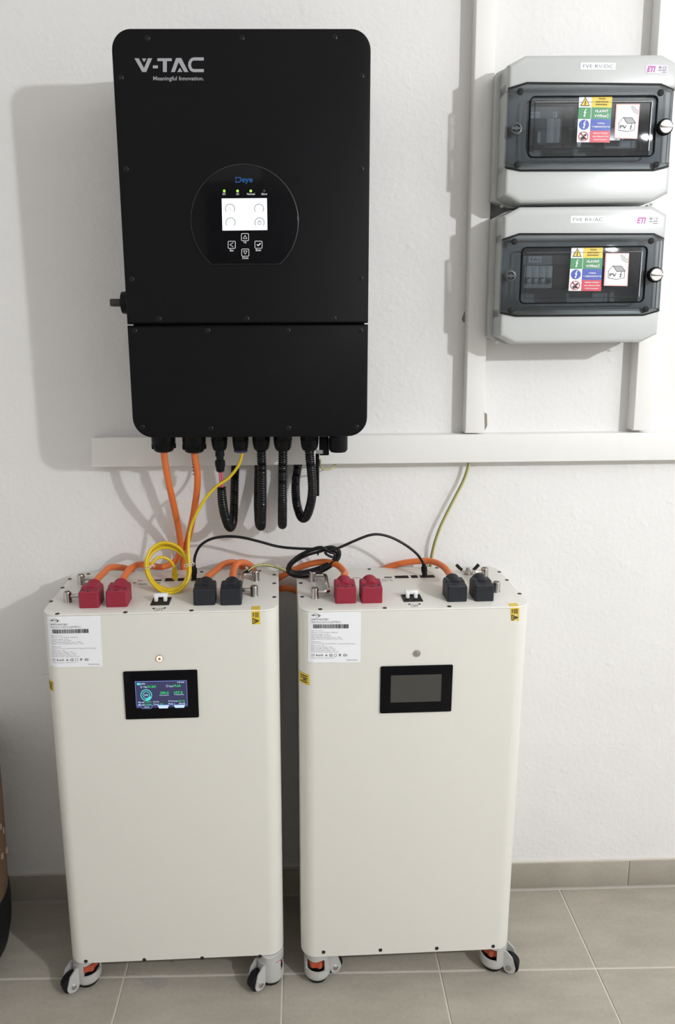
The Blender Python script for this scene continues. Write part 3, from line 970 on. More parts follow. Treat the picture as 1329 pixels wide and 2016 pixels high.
    el = ((1120, 133), (1280, 138), (1276, 203), (1116, 196)) if upper else ((1055, 121), (1222, 124), (1218, 190), (1052, 186))
    Print(cq(el, YF - .0004)).rect(.06, 1, 0, 1).rect(0, .06, .15, .85).done('maker_plate', LILAC, cover)
    P = Print(cq(el, YF - .0007)); P.text('ETI', .08, .45, .82, .18, bold=.03, shear=.25); P.done('maker_lettering', MAGENTA, cover)
    P = Print(cq(el, YF - .0007)); P.frame(.60, .70, .16, .42, .02).frame(.63, .67, .24, .34, .015); P.text('CE', .77, .94, .44, .14)
    P.rect(.58, .72, .56, .64).rect(.75, .92, .54, .62).rect(.74, .94, .76, .83); P.done('plate_lettering', GREYINK, cover)
    # fixing eyelets at the lower corners
    for s_ in (-1, 1):
        mb = MB(); mb.lathe((s_ * (Wd - .010), -.032, -Hd + .003), (0, -.6, -.8), [(0, .0036), (.0012, .0036), (.0012, .0016), (0, .0016)], 14)
        obj('fixing_eyelet', mb, WHITEPL, r)
    return r


dist_box('upper grey distribution box with smoked door, strip reads FVE RV/DC', .5655, 1.7085, .012, 960, 90, .27765, True, 'FVE RV/DC')
dist_box('lower grey distribution box with smoked door, strip reads FVE RV/AC', .5695, 1.4500, .010, 950, 390, .28518, False, 'FVE RV/AC')


# ================================================================== BATTERIES
BW, BD, ZB, ZT = 0.43933, 0.23675, 0.07656, 0.83946
RB = .030


def yf(lx):
    d = RB - lx if lx < RB else (lx - (BW - RB) if lx > BW - RB else 0)
    d = min(max(d, 0), RB)
    return RB - math.sqrt(max(RB * RB - d * d, 0))


CONN = {}          # world points where the cables leave the connectors
PORT = {}


def caster(par, px, py, u, lat, T, turn=.4):
    """px, py: the axle bolt in the photograph; u: from wheel to housing; lat: towards the viewer"""
    u = Vector(u).normalized(); lat = Vector(lat).normalized()
    if py is None: o = Vector(px)
    else:
        p = T(px, py, .021); o = Vector((p[0], p[1])) - lat * .0135

    def L(a, b, z): q = o + u * a + lat * b; return (q.x, q.y, z)
    mb = MB()
    n = 36; c0 = .036; R0, R1 = .0280, .0248
    face = math.atan2(Vector((0, -1)).dot(lat), Vector((0, -1)).dot(u)) * (1 - turn)      # the window, turned from the viewer towards the far end
    def arc(a0, a1, z0, z1, m_):
        lo, li = [], []
        A = [a0 + (a1 - a0) * i / m_ for i in range(m_ + 1)]
        out = [[L(c0 + R0 * math.cos(a), R0 * math.sin(a), z) for a in A] for z in (z0, z1)]
        inn = [[L(c0 + R1 * math.cos(a), R1 * math.sin(a), z) for a in A] for z in (z1, z0)]
        k = m_ + 1
        vs = sum(out + inn, [])
        fs = []
        for b in range(4):
            for i in range(m_):
                fs.append([b * k + i, b * k + i + 1, ((b + 1) % 4) * k + i + 1, ((b + 1) % 4) * k + i])
        fs.append([0, k, 2 * k, 3 * k]); fs.append([k - 1, 4 * k - 1, 3 * k - 1, 2 * k - 1])
        mb.add(vs, fs)
    arc(0, 2 * PI, .021, .036, n)
    arc(face + .80, face + 2 * PI - .80, .036, .0602, 24)
    mb.lathe(L(c0, 0, .0215), (0, 0, -1), [(0, R0), (.004, R0 * .985), (.007, R0 * .93), (.0085, R0 * .84)], 36)
    for s_ in (-1, 1):
        y0, y1 = (.0115, .0145) if s_ > 0 else (-.0145, -.0115)
        prof = [(.024, .034), (.024, .058), (.006, .058), (-.006, .046)] + [(.0125 * math.cos(math.radians(a)) - .001, .0195 + .0125 * math.sin(math.radians(a))) for a in range(165, 375, 15)] + [(.018, .030)]
        mb.loft([[L(a, y0, z) for a, z in prof], [L(a, y1, z) for a, z in prof]])
    hz = [L(a, b, .0605) for a, b in rr(c0 - .025, c0 + .025, -.024, .024, .018, 4)]
    mb.loft([hz, [(x, y, ZB - .0002) for x, y, z in hz]])
    ca = obj('caster', mb, CASTG, par)
    mb = MB(); mb.lathe(L(0, -.0100, .0215), (lat.x, lat.y, 0), [(0, .017), (.002, .0198), (.018, .0198), (.020, .017)], 26); obj('wheel', mb, RUBBER, ca)
    mb = MB(); mb.lathe(L(0, .0145, .0205), (lat.x, lat.y, 0), [(0, .0052), (.003, .0052), (.0035, .004), (.0035, 0)], 6); obj('axle_bolt', mb, CHROME, ca)
    mb = MB(); mb.lathe(L(c0, 0, .004), (0, 0, 1), [(0, .021), (.003, .0225), (.010, .0225), (.012, .015), (.056, .015)], 24); obj('levelling_foot', mb, RUBBER, ca)
    mb = MB()
    k = 28
    ring = lambda z: [L(c0 + (.0222 if (i // 2) % 2 else .0196) * math.cos(2 * PI * i / k), (.0222 if (i // 2) % 2 else .0196) * math.sin(2 * PI * i / k), z) for i in range(k)]
    mb.loft([ring(.040), ring(.054)]); obj('levelling_dial', mb, ORDIAL, ca)
    return ca


def battery(label, ox, oy, yaw, sel):
    r = root('battery', label, 'battery', (ox, oy, 0), yaw)
    MM = Matrix.LocRotScale(r.location, r.rotation_euler, None); MI = MM.inverted()
    ey = MM.to_3x3() @ Vector((0, 1, 0))

    def fr(px, py, ly=0.0):
        p = MI @ hit(px, py, MM @ Vector((0, ly, 0)), ey); return (p.x, p.z)

    def tp(px, py, z=ZT):
        p = MI @ atz(px, py, z); return (p.x, p.y)

    first = sel == 1
    # case: one folded sheet body with rounded upright edges, and the lid plate
    mb = MB()
    pl = rr(0, BW, 0, BD, RB, 10)
    ip_ = lambda d, z: [(x, y, z) for x, y in inset(pl, d)]
    mb.loft([ip_(.003, ZB), ip_(0, ZB + .0015), ip_(0, ZT - .0032)])
    obj('case', mb, BATT, r)
    mb = MB(); mb.loft([ip_(0, ZT - .0028), ip_(0, ZT - .0012), ip_(.0005, ZT - .0003), ip_(.0014, ZT)]); obj('lid', mb, BATT, r)

    def flat(z0=ZT): return lambda u, v: (*tp(u, v), z0 + .0003)
    # lid screws
    pts = ((113, 1208.5), (247, 1205.5), (377, 1202), (100.5, 1184), (123, 1157), (137.5, 1140), (174, 1130), (397, 1125.8), (511, 1124), (540, 1131.5), (540, 1148.5), (540, 1175.5)) if first else \
          ((630.5, 1199.5), (757.5, 1197), (884.5, 1194), (592, 1148), (595, 1175), (727, 1120.5), (983, 1126), (998, 1142), (1023, 1169), (860, 1118), (610, 1127))
    for px, py in pts:
        x, y = tp(px, py)
        mb = MB(); mb.lathe((x, y, ZT), (0, 0, 1), [(0, .0042), (.0006, .0040), (.0008, .0024), (.0003, .002), (.0003, 0)], 14, cap=False); obj('lid_screw', mb, HOLE, r)
    for px, py in (((169, 1892.5), (284, 1889.5), (398, 1886), (512, 1882.5)) if first else ((637, 1874.5), (749, 1870.5), (860, 1867), (971, 1863))):
        x, z = fr(px, py)
        y = yf(x); mb = MB(); mb.lathe((x, y + .0003, z), (0, -1, 0), [(0, .0042), (.0009, .0038), (.0009, .002), (.0004, 0)], 14, cap=False); obj('case_screw', mb, HOLE, r)

    # ------------ display
    if first:
        bz = ((243, 1322), (388.7, 1317.7), (391.8, 1411.5), (247.9, 1414.9)); sc = ((266.3, 1340.4), (368, 1338.8), (369.7, 1392.5), (267.5, 1393.5)); bt = (314.4, 1296)
    else:
        bz = ((749.2, 1310.6), (891.5, 1309.3), (888, 1400), (747.9, 1402.7)); sc = ((770, 1329), (869.5, 1328), (868, 1381), (768.6, 1382.7)); bt = (820.7, 1286)

    def box4(q, ly=0.0):
        P = [fr(*p, ly) for p in q]
        return (P[0][0] + P[3][0]) / 2, (P[1][0] + P[2][0]) / 2, (P[2][1] + P[3][1]) / 2, (P[0][1] + P[1][1]) / 2
    x0, x1, z0, z1 = box4(bz)
    mb = MB(); plate(mb, rr(x0, x1, z0, z1, .0025, 4), -.0030, .001, .0010, 2)
    be = obj('display_bezel', mb, BLACKGL, r)
    x0, x1, z0, z1 = box4(sc, -.003)
    fs = lambda y: (lambda u, v: (x0 + u * (x1 - x0), y, z1 - v * (z1 - z0)))
    if first:
        Print(fs(-.0032)).rect(0, 1, 0, 1).done('lit_screen', SCREENB, be)
        # crop pixel -> 0..1 of the screen (crop: 268..1020 x 520..905)
        cu = lambda y: (lambda a, b: fs(y)((a - 268) / 755, (b - 515 + (a - 268) * .012) / 392))
        P = Print(cu(-.0034)); t = 5
        P.frame(270, 1022, 518, 868, t).line((285, 868), (285, 885), t).line((285, 882), (335, 882), t).line((335, 882), (355, 912), t).line((355, 912), (485, 912), t).line((485, 912), (510, 868), t)
        P.done('screen_frame', SCR_L, be)
        P = Print(cu(-.0034)); P.ring((424, 717), 72, 84, 0, 360, 32).ring((424, 717), 44, 54, 0, 360, 28).ring((424, 717), 54, 72, 20, 100, 8); P.poly([(296, 540), (345, 540), (345, 572), (296, 572)])
        P.done('screen_dial', SCR_C, be)
        P = Print(cu(-.0036))
        for tx, a, b, v1, v0 in (('53.367', 445, 575, 612, 578), ('19.6A', 825, 935, 606, 570), ('280.0', 625, 752, 704, 670), ('107.5', 830, 955, 704, 668),
                                 ('3.337V', 405, 495, 826, 804), ('3.333V', 405, 495, 864, 842), ('0.0', 612, 660, 860, 838), ('SOC OK', 890, 985, 818, 797)):
            P.text(tx, a, b, v1, v0, bold=.015)
        P.done('green_digits', SCR_G, be)
        P = Print(cu(-.0036))
        for tx, a, b, v1, v0 in (('Vtg:', 385, 440, 614, 586), ('Cur:', 762, 820, 606, 578), ('kWh', 352, 415, 566, 542), ('Remain(AH)', 618, 752, 730, 714), ('Total(AH)', 828, 970, 726, 710), ('Max cell', 303, 390, 830, 808), ('Min cell', 303, 390, 866, 844),
                                 ('Cycle', 516, 605, 826, 804), ('Temp', 516, 600, 862, 840), ('Discharge', 742, 880, 820, 799), ('Pack: 1', 742, 832, 856, 834), ('SOH', 892, 940, 854, 833), ('100', 948, 985, 854, 833), ('97%', 395, 452, 732, 704), ('STATUS', 388, 456, 902, 882), ('12:36', 885, 985, 548, 528)):
            P.text(tx, a, b, v1, v0, bold=.015)
        P.poly([(580, 868), (748, 866), (728, 912), (602, 912)]); P.poly([(815, 868), (985, 864), (966, 908), (838, 908)])
        P.ring((357, 600), 10, 14).ring((735, 590), 12, 16)
        P.done('white_digits', SCR_W, be)
    else:
        Print(fs(-.0032)).rect(0, 1, 0, 1).done('unlit_screen', SCREENOFF, be)
    # ------------ push button
    x, z = fr(*bt)
    mb = MB(); mb.lathe((x, .001, z), (0, -1, 0), [(0, .0068), (.0025, .0068), (.0035, .0060), (.0030, .0048), (.0022, .0046)], 26, cap=False); bn = obj('power_button', mb, STEEL, r)
    mb = MB(); mb.lathe((x, -.0010, z), (0, -1, 0), [(0, .0058), (.0016, .0058), (.0018, .0030), (.0018, .0028)], 24, cap=False); obj('button_ring', mb, LEDR if first else STEEL, bn)
    mb = MB(); mb.lathe((x, -.0012, z), (0, -1, 0), [(0, .0030), (.0014, .0030), (.0018, .0024), (.0020, 0)], 20); obj('button_cap', mb, STEEL, bn)

    # ------------ rating label, following the rounded edge
    q4 = ((90.5, 1214.3), (198, 1212), (202.6, 1312), (96.4, 1313.7)) if first else ((606.2, 1203.4), (711, 1203), (710, 1304), (606, 1304))
    C4 = [Vector(fr(*p)) for p in q4]
    C4[0].x = max(C4[0].x, .0035); C4[3].x = max(C4[3].x, .0035)

    def lf(d):
        def f(u, v):
            p = C4[0].lerp(C4[1], u).lerp(C4[3].lerp(C4[2], u), v); return (p.x, yf(p.x) - d, min(p.y, ZT - .003))
        return f
    la = Print(lf(.0004)).rect(0, 1, 0, 1, 24).done('rating_label', PAPER, r)
    P = Print(lf(.0008))
    P.ring((.155, .078), .050, .060, 150, 400, 24, sy=.62).ring((.155, .075), .066, .075, 15, 100, 10, sy=.62)
    P.text('TEWAYCELL', .062, .25, .088, .064, bold=.02)
    P.text('LIFEPO4 BATTERY', .064, .39, .172, .138)
    random.seed(11)
    x_ = .10
    while x_ < .77:
        w_ = random.choice((.005, .007, .010, .014)); P.rect(x_, min(x_ + w_, .775), .25, .33); x_ += w_ + random.choice((.004, .006, .009))
    P.text('CE', .066, .125, .875, .835); P.text('RoHS', .155, .29, .875, .838, bold=.01)
    P.poly([(.325, .875), (.35, .835), (.375, .875), (.36, .875), (.35, .855), (.34, .875)])
    P.ring((.435, .856), .016, .028, 0, 100, 8).ring((.435, .856), .016, .028, 125, 225, 8).ring((.435, .856), .016, .028, 250, 345, 8)
    P.ring((.52, .856), .024, .029, 0, 360, 20); P.frame(.59, .62, .838, .872, .006).rect(.58, .63, .832, .837).line((.585, .875), (.625, .835), .005)
    P.ring((.705, .856), .030, .036, 0, 360, 20, sy=.75).rect(.675, .735, .848, .853).rect(.675, .735, .860, .865)
    P.done('label_print', INK, la)
    P = Print(lf(.0008))
    for tx, a, b, v in (('Model Name : FWS1V31-ULSRBB6-V1', .064, .61, .198), ('Operating Temperature Range : -20~60°C', .064, .645, .222), ('Specification :', .066, .31, .375),
                        ('Capacity : 51.2V 314Ah 16.08kWh', .066, .56, .412), ('Nominal Voltage : 51.2V', .066, .39, .447), ('Voltage Range : 44V-58.4V', .066, .44, .476), ('Max Charge & Discharge Current : 200A', .066, .625, .507), ('Suggest Charge & Discharge Current : 160A', .066, .665, .537),
                        ('Attention :', .066, .27, .592), ('Connect and use as specified before charging and discharging', .066, .885, .630), ('Battery type : LFP', .066, .315, .668), ('Low/cut off voltage : 44V', .066, .465, .697),
                        ('Bulk charging voltage : 56.4V', .066, .52, .728), ('Floating charging voltage : 54V', .066, .52, .760), ('Discard Properly : keep away from fire', .066, .58, .790), ('Please recycle or dispose of it', .066, .50, .910), ('MADE IN CHINA', .73, .94, .950)):
        P.text(tx, a, b, v + .011, v - .011)
    P.done('label_small_print', GREYINK, la)

    # ------------ yellow warning stickers
    if first: q4 = ((495.3, 1203.5), (511.7, 1203.2), (512.2, 1228.7), (496.5, 1229)); qt = ((495.5, 1193.6), (511.5, 1193.5)); side = ((87.5, 1345.5), (103, 1344.5), (104, 1364), (88.5, 1365))
    else: q4 = ((1005.4, 1196.4), (1022.6, 1196), (1021.8, 1222.4), (1006, 1222.2)); qt = ((1002.3, 1188), (1019, 1187.6)); side = ((588, 1329.5), (609, 1329), (609.5, 1350), (588.5, 1350.5))
    C = [Vector(fr(*p)) for p in q4]
    f = lambda d: (lambda u, v: (lambda p: (p.x, yf(p.x) - d, p.y))(C[0].lerp(C[1], u).lerp(C[3].lerp(C[2], u), v)))
    xa, xb = C[0].x, C[1].x
    yb = (tp(*qt[0])[1] + tp(*qt[1])[1]) / 2
    P = Print(f(.0004)); P.rect(0, 1, .04, 1)
    Wz = (C[0].x, C[1].x)
    zt_ = C[0].y
    n = 6
    for i in range(n):
        a, b = xa + (xb - xa) * i / n, xa + (xb - xa) * (i + 1) / n
        P.m.add([(a, yf(a) + .0012, ZT + .0004), (b, yf(b) + .0012, ZT + .0004), (b, yb, ZT + .0004), (a, yb, ZT + .0004)], [[0, 1, 2, 3]])
        P.m.add([(a, yf(a) - .0004, zt_ - .001), (b, yf(b) - .0004, zt_ - .001), (b, yf(b) + .0012, ZT + .0004), (a, yf(a) + .0012, ZT + .0004)], [[0, 1, 2, 3]])
    wsx = P.done('hazard_sticker', STY, r)
    P = Print(f(.0008)); A, B, D_ = (.10, .55), (.86, .74), (.10, .94)
    P.line(A, B, .07).line(B, D_, .07).line(D_, A, .07)
    P.line((.22, .74), (.62, .74), .08)
    for v in (.12, .22, .32): P.rect(.12, .28, v, v + .07)
    for uu in (.42, .58, .74): P.rect(uu, uu + .07, .08, .46)
    P.done('hazard_print', INK, wsx)
    C_s = [Vector(fr(*p)) for p in side]
    for p in C_s: p.x = max(p.x, .0006)
    f = lambda d: (lambda u, v: (lambda p: (p.x - d * .6, yf(p.x) - d, p.y))(C_s[0].lerp(C_s[1], u).lerp(C_s[3].lerp(C_s[2], u), v)))
    P = Print(f(.0006)); P.rect(0, 1, 0, 1, 10)
    ss = P.done('hazard_sticker', STY, r)
    P = Print(f(.0012))
    for v in (.15, .35, .72): P.rect(.15, .85, v, v + .09, 6)
    P.rect(.4, .75, .5, .62, 4); P.done('hazard_print', INK, ss)

    # ------------ lid handles: two posts and a folded-down bail each
    hs = ((.0345, .0600, .062, .159), (.3915, .3640, .074, .162)) if first else ((.033, .0600, .066, .160), (.3945, .3700, .080, .163))
    for hx, bx_, ya, yb_ in hs:
        mb = MB()
        for y in (ya, yb_):
            mb.lathe((hx, y, ZT), (0, 0, 1), [(0, .0085), (.002, .0078), (.018, .0078), (.0205, .0068), (.0205, .005), (.017, .0045)], 22, cap=False)
        hd = obj('lid_handle', mb, CHROME, r)
        mb = MB(); s_ = 1 if bx_ > hx else -1
        mb.tube([(hx, ya, ZT + .012), (bx_ - s_ * .008, ya, ZT + .012), (bx_ - s_ * .002, ya + .002, ZT + .012), (bx_, ya + .010, ZT + .012), (bx_, (ya + yb_) / 2, ZT + .012), (bx_, yb_ - .010, ZT + .012), (bx_ - s_ * .002, yb_ - .002, ZT + .012), (bx_ - s_ * .008, yb_, ZT + .012), (hx, yb_, ZT + .012)], .0042, 10, .003)
        obj('bail', mb, CHROME, hd)

    # ------------ terminal connectors
    cons = ((155.5, 194, 1198, REDC, 'r1'), (209, 250, 1196, REDC, 'r2'), (380.8, 423, 1192.6, DKC, 'k1'), (434, 475.4, 1192.3, DKC, 'k2')) if first else \
           ((660.5, 701.8, 1189, REDC, 'r1'), (712, 753.4, 1188.3, REDC, 'r2'), (881, 920, 1185.5, DKC, 'k1'), (935.3, 973, 1184.6, DKC, 'k2'))
    for a, b, yy, m_, key in cons:
        xa, ya = tp(a, yy); xb, _ = tp(b, yy)
        w2 = (xb - xa) / 2; cx = (xa + xb) / 2
        mb = MB()
        prof = [(0, .0002), (0, .0300), (.0015, .0318), (.020, .0335), (.0225, .0355), (.040, .0355), (.047, .030), (.047, .0002)]
        sh = lambda xx, k: [(xx, ya + y, ZT + z) for y, z in k]
        pin = [(p[0] + (.0025 if p[0] < .02 else -.0025 if p[0] > .04 else 0), max(p[1] - .002, .0002)) for p in prof]
        mb.loft([sh(cx - w2, pin), sh(cx - w2 + .0025, prof), sh(cx + w2 - .0025, prof), sh(cx + w2, pin)])
        co = obj('terminal_connector', mb, m_, r, smooth=25, label=('dark red' if m_ is REDC else 'black') + ' terminal connector')
        mb = MB()
        mb.lathe((cx, ya + .020, ZT + .0235), (0, .985, .12), [(0, .0128), (.002, .0142), (.022, .0142), (.024, .0148), (.028, .0148), (.030, .0125), (.033, .0100)], 24); obj('cable_collar', mb, m_, co)
        for dx, dy in ((-w2 + .006, .011), (w2 - .006, .011), (0, .004)):
            mb = MB(); z_ = ZT + .0318 + (dy - .0015) * .09
            mb.lathe((cx + dx, ya + dy, z_ - .0002), (0, -.09, 1), [(0, .0024), (.0008, .0024), (.0008, .0014), (.0004, 0)], 10, cap=False); obj('connector_screw', mb, HOLE, co)
        mb = MB(); mb.lathe((cx, ya + .012, ZT + .0325), (0, -.09, 1), [(0, .0062), (.0007, .0062), (.0008, .0052), (.0003, .005)], 18, cap=False); obj('moulded_ring', mb, m_, co)
        CONN[(sel, key)] = (MM @ Vector((cx, ya + .051, ZT + .0285)), (MM.to_3x3() @ Vector((0, .95, .30))))

    # ------------ breaker with white toggle
    if first: bk = ((296, 1192.5), (338, 1191), (333, 1176.5), (302, 1177.5)); tg = (303.5, 331.5); nm = (('OFF', 302.5, 322, 1203, 1197.6), ); dots = ((302.5, 1198), (324, 1197.3))
    else: bk = ((795.5, 1185.2), (833, 1184.3), (826.5, 1170.6), (788.5, 1171.5)); tg = (799.5, 826); nm = (('ON', 800, 812, 1167.5, 1163.5), ('OFF', 809, 824, 1195.5, 1190.5)); dots = ((806, 1189.7), (826, 1189.2))
    Q = [tp(*p) for p in bk]
    xa, xb = (Q[0][0] + Q[3][0]) / 2, (Q[1][0] + Q[2][0]) / 2; ya, yb2 = (Q[0][1] + Q[1][1]) / 2, (Q[2][1] + Q[3][1]) / 2
    mb = MB()
    mb.loft([[(x, y, ZT) for x, y in rr(xa, xb, ya, yb2, .001, 2)], [(x, y, ZT + .0012) for x, y in rr(xa, xb, ya, yb2, .001, 2)], [(x, y, ZT + .0012) for x, y in rr(xa + .004, xb - .004, ya + .004, yb2 - .004, .001, 2)], [(x, y, ZT + .0002) for x, y in rr(xa + .004, xb - .004, ya + .004, yb2 - .004, .001, 2)]])
    br = obj('breaker', mb, BLACKPL, r, smooth=None)
    ta, tb = tp(tg[0], 1183)[0], tp(tg[1], 1183)[0]
    ym = (ya + yb2) / 2 + .002
    mb = MB(); mb.box(ta, tb, ym - .004, ym + .005, ZT + .009, ZT + .016, .002)
    for t_ in (ta + .005, tb - .005): mb.box(t_ - .0035, t_ + .0035, ym - .006, ym + .002, ZT + .0008, ZT + .0125, .0015)
    obj('toggle', mb, WHITEPL, br, label='white toggle bar')
    P = Print(flat())
    for tx, a, b, v1, v0 in nm: P.text(tx, a, b, v1, v0)
    P.done('breaker_lettering', GREYINK, r)
    for px, py in dots:
        x, y = tp(px, py); mb = MB(); mb.lathe((x, y, ZT), (0, 0, 1), [(0, .0026), (.0006, .0024), (.0006, .0012), (.0002, 0)], 12, cap=False); obj('breaker_screw', mb, HOLE, r)
    # ------------ communication ports and their print
    ports = ((324, 343, 1138.8, 1144.2), (349, 361, 1138.5, 1143.8), (375.5, 403, 1138.4, 1143.8)) if first else ((778.5, 805.5, 1133.6, 1138.6), (810.5, 823.5, 1133.2, 1138), (828, 857, 1132.6, 1137.6))
    for a, b, v0, v1 in ports:
        A, B = tp(a, v1), tp(b, v0)
        xa, xb, ya, yb2 = A[0], tp(b, v1)[0], A[1], B[1]
        mb = MB()
        o_ = rr(xa, xb, ya, yb2, .0006, 1); i_ = inset(o_, .0012)
        mb.loft([[(x, y, ZT) for x, y in o_], [(x, y, ZT + .0008) for x, y in o_], [(x, y, ZT + .0008) for x, y in i_], [(x, y, ZT + .0001) for x, y in i_]])
        obj('port', mb, BLACKPL, r, smooth=None)
    dx0 = 0 if first else 455
    if first: base_ = (268, 1143.5, 1.0)
    P = Print(flat())
    if first:
        P.text('Run', 272, 281, 1145, 1141); P.done('port_lettering', REDINK, r)
        P = Print(flat()); P.rect(300, 318, 1141, 1144).rect(262, 268, 1147, 1148.2).rect(272, 290, 1149.5, 1150.5).rect(300, 316, 1147, 1148.2)
        P.done('port_print', INK, r)
    else:
        P.text('Run', 729, 741, 1140.3, 1135.7).done('port_lettering', REDINK, r)
        P = Print(flat()); P.rect(756.5, 771.5, 1135.6, 1138)
        for i in range(6): P.rect(742.5 + i * 5, 744.5 + i * 5, 1140.3, 1141.6)
        P.rect(694, 708, 1137.6, 1138.3).rect(711, 713, 1138.5, 1140).rect(752, 763, 1143.6, 1144.3).rect(768, 774, 1143, 1143.7)
        P.done('port_print', INK, r)
    # ------------ casters
    if first:
        caster(r, 145.4, 1941.5, (.8, .6), (.6, -.8), tp, .35); caster(r, 513.4, 1937.3, (.8, .6), (.6, -.8), tp, .75)
    else:
        caster(r, 660.3, 1903, (-.93, -.36), (.36, -.93), tp, .2); caster(r, 1001.7, 1904, (-.9, .43), (-.43, -.9), tp, .4)
    for x in (.07, .36): caster(r, (x, BD - .05), None, (1, 0), (0, -1), tp)
    PORT[sel] = (MM, tp)
    return r


b1 = battery('left cream battery cabinet with a lit navy screen, next to the brown container', -0.453658, -0.257686, 0.018721, 1)
b2 = battery('right cream battery cabinet with a dark unlit screen, under the hanging earth wire', 0.023155, -0.258735, 0.017597, 2)

# butterfly nut on the earth stud of the right battery
MM2, tp2 = PORT[2]
x, y = tp2(921, 1130)
mb = MB(); mb.lathe((x, y, ZT), (0, 0, 1), [(0, .0095), (.002, .0095), (.0025, .007), (.008, .0065), (.010, .004), (.010, 0)], 20)
for s_ in (-1, 1):
    mb.tube([(x + s_ * .004, y, ZT + .006), (x + s_ * .012, y + .001, ZT + .0075), (x + s_ * .017, y + .002, ZT + .011)], .0028, 8, .003)
wn = obj('butterfly_clamp', mb, CHROME, b2)
for s_ in (-1, 1):
    mb = MB(); mb.tube([(x + s_ * .0125, y + .001, ZT + .0085), (x + s_ * .018, y + .003, ZT + .013), (x + s_ * .024, y + .004, ZT + .0195)], .0036, 8, .003); obj('rubber_tip', mb, RUBBER, wn, label='black rubber tip')
mb = MB(); mb.cyl((x, y, ZT + .009), (0, 0, 1), .0042, .005, 6); obj('stud_nut', mb, STEEL, wn)


# ================================================================== CABLES
def cable(name, label, pts, r, m_, cat='cable', seg=10, group=None, step=.005):
    mb = MB(); mb.tube(pts, r, seg, step)
    o = obj(name, mb, m_, smooth=60)
    tag(o, label, cat, group)
    return o


A = at
RO = .0067


def leave(key, d=.012):
    p, v = CONN[key]; return [p - v * .010, p + v * d]


def gl(k, dz=.012): g = GLANDS[k]; return [Vector((g.x, g.y, g.z + dz)), Vector((g.x, g.y, g.z - .006))]


orange_cab = lambda label, pts: cable('power_cable', label, pts, RO, ORANGE, 'cable', 12)
oc1 = orange_cab('orange power cable from the leftmost inverter gland to a red connector of the left battery',
           gl(0) + [A(330, 940, -.115), A(342, 995, -.090), A(352, 1045, -.055), A(355, 1080, -.036), A(346, 1104, -.030), A(322, 1116, -.034), A(298, 1114, -.05), A(276, 1111.5, -.075), A(256, 1120, -.115)] + leave((1, 'r2'), .010)[::-1])
# prints on the orange jackets follow as thin marks
oc2 = orange_cab('orange power cable from the second inverter gland, dropping behind the yellow coil',
           gl(1) + [A(389, 940, -.115), A(383, 1000, -.085), A(373, 1050, -.045), A(363, 1090, -.020), A(361, 1115, -.0115), Vector((-.205, -.0100, .79)), Vector((-.17, -.0100, .775)), Vector((-.125, -.0095, .80)), A(478, 1116, -.014), A(463, 1107.5, -.030), A(443, 1110, -.06), A(423, 1124, -.105)] + leave((1, 'k1'), .010)[::-1])
orange_cab('orange power cable from the leftmost red connector to a red connector under the black bundle',
           leave((1, 'r1'), .010) + [A(206, 1126, -.115), A(215, 1117.5, -.085), A(234, 1117, -.055), A(254, 1122, -.026), Vector((-.315, -.0095, .81)), Vector((-.24, -.0078, .745)), Vector((-.10, -.0074, .745)), Vector((-.03, -.0100, .805)), A(552, 1136, -.030), A(575, 1124, -.045), A(604, 1112, -.06), A(640, 1106, -.075), A(664, 1112.5, -.10), A(679, 1128, -.135)] + leave((2, 'r1'), .010)[::-1])
orange_cab('orange power cable linking the black connectors of the two batteries',
           leave((1, 'k2'), .010) + [A(459, 1126, -.13), A(466, 1110, -.10), A(480, 1107.5, -.070), A(497, 1117, -.030), Vector((-.06, -.0095, .81)), Vector((-.03, -.0100, .790)), A(566, 1158, -.022), A(590, 1166, -.012), Vector((.09, -.0090, .745)), Vector((.15, -.0090, .78)), A(762, 1118, -.016), A(782, 1111, -.024), A(815, 1105.5, -.035), A(848, 1105, -.05), A(872, 1115, -.085), A(886, 1132, -.13)] + leave((2, 'k1'), .010)[::-1])

# printed marks on the second orange jacket
mb = MB()
for i, (px, py) in enumerate(((378.5, 893), (378.8, 898), (379, 903), (379.5, 909), (379.8, 914), (380, 920), (380.2, 927), (380.4, 934))):
    p = A(px, py, -.1272); mb.box(p.x - .0008, p.x + .0008, p.y - .0003, p.y + .002, p.z - .0014, p.z + .0014)
o = obj('jacket_print', mb, INK, oc2, smooth=None); o['kind'] = 'stuff'
# yellow network cable with its coil
cp = lambda a, rx, ry, dy, cx=330, cy=1117: A(cx + rx * math.cos(math.radians(a)) - .10 * ry * math.sin(math.radians(a)), cy - ry * math.sin(math.radians(a)), -.125 + .028 * math.sin(math.radians(a)) + dy)
pts = [A(478, 876, -.122), A(477, 892, -.124), A(470, 915, -.125), A(450, 941, -.125), A(425, 959, -.125), A(402, 985, -.125), A(386, 1013, -.122), A(374, 1045, -.115), A(371, 1078, -.12)]
RXL, RXR, RYT, RYB = (42, 39, 43.5, 40), (43, 40, 44.5, 42), (49, 39, 44, 30), (51, 46, 48.5, 43)
for k in range(1, 13 * 3 + 4):
    a = 10 - k * 30
    w_ = min(k // 12, 3); sn, cs = math.sin(math.radians(a)), math.cos(math.radians(a))
    pts.append(cp(a, RXR[w_] if cs > 0 else RXL[w_], RYT[w_] if sn > 0 else RYB[w_], -.010 + .0030 * k / 6))
pts += [A(300, 1108, -.118), A(310, 1098.5, -.112), A(325, 1098, -.108), A(337, 1106, -.104), A(343, 1117, -.100)]
yc = cable('network_cable', 'yellow network cable with a tied coil, hanging from the inverter to the left battery', pts, .0031, YELLOW, 'cable', 8)
mb = MB(); p = A(343.5, 1119, -.099); q = A(344.5, 1138, -.088)
d = (q - p).normalized()
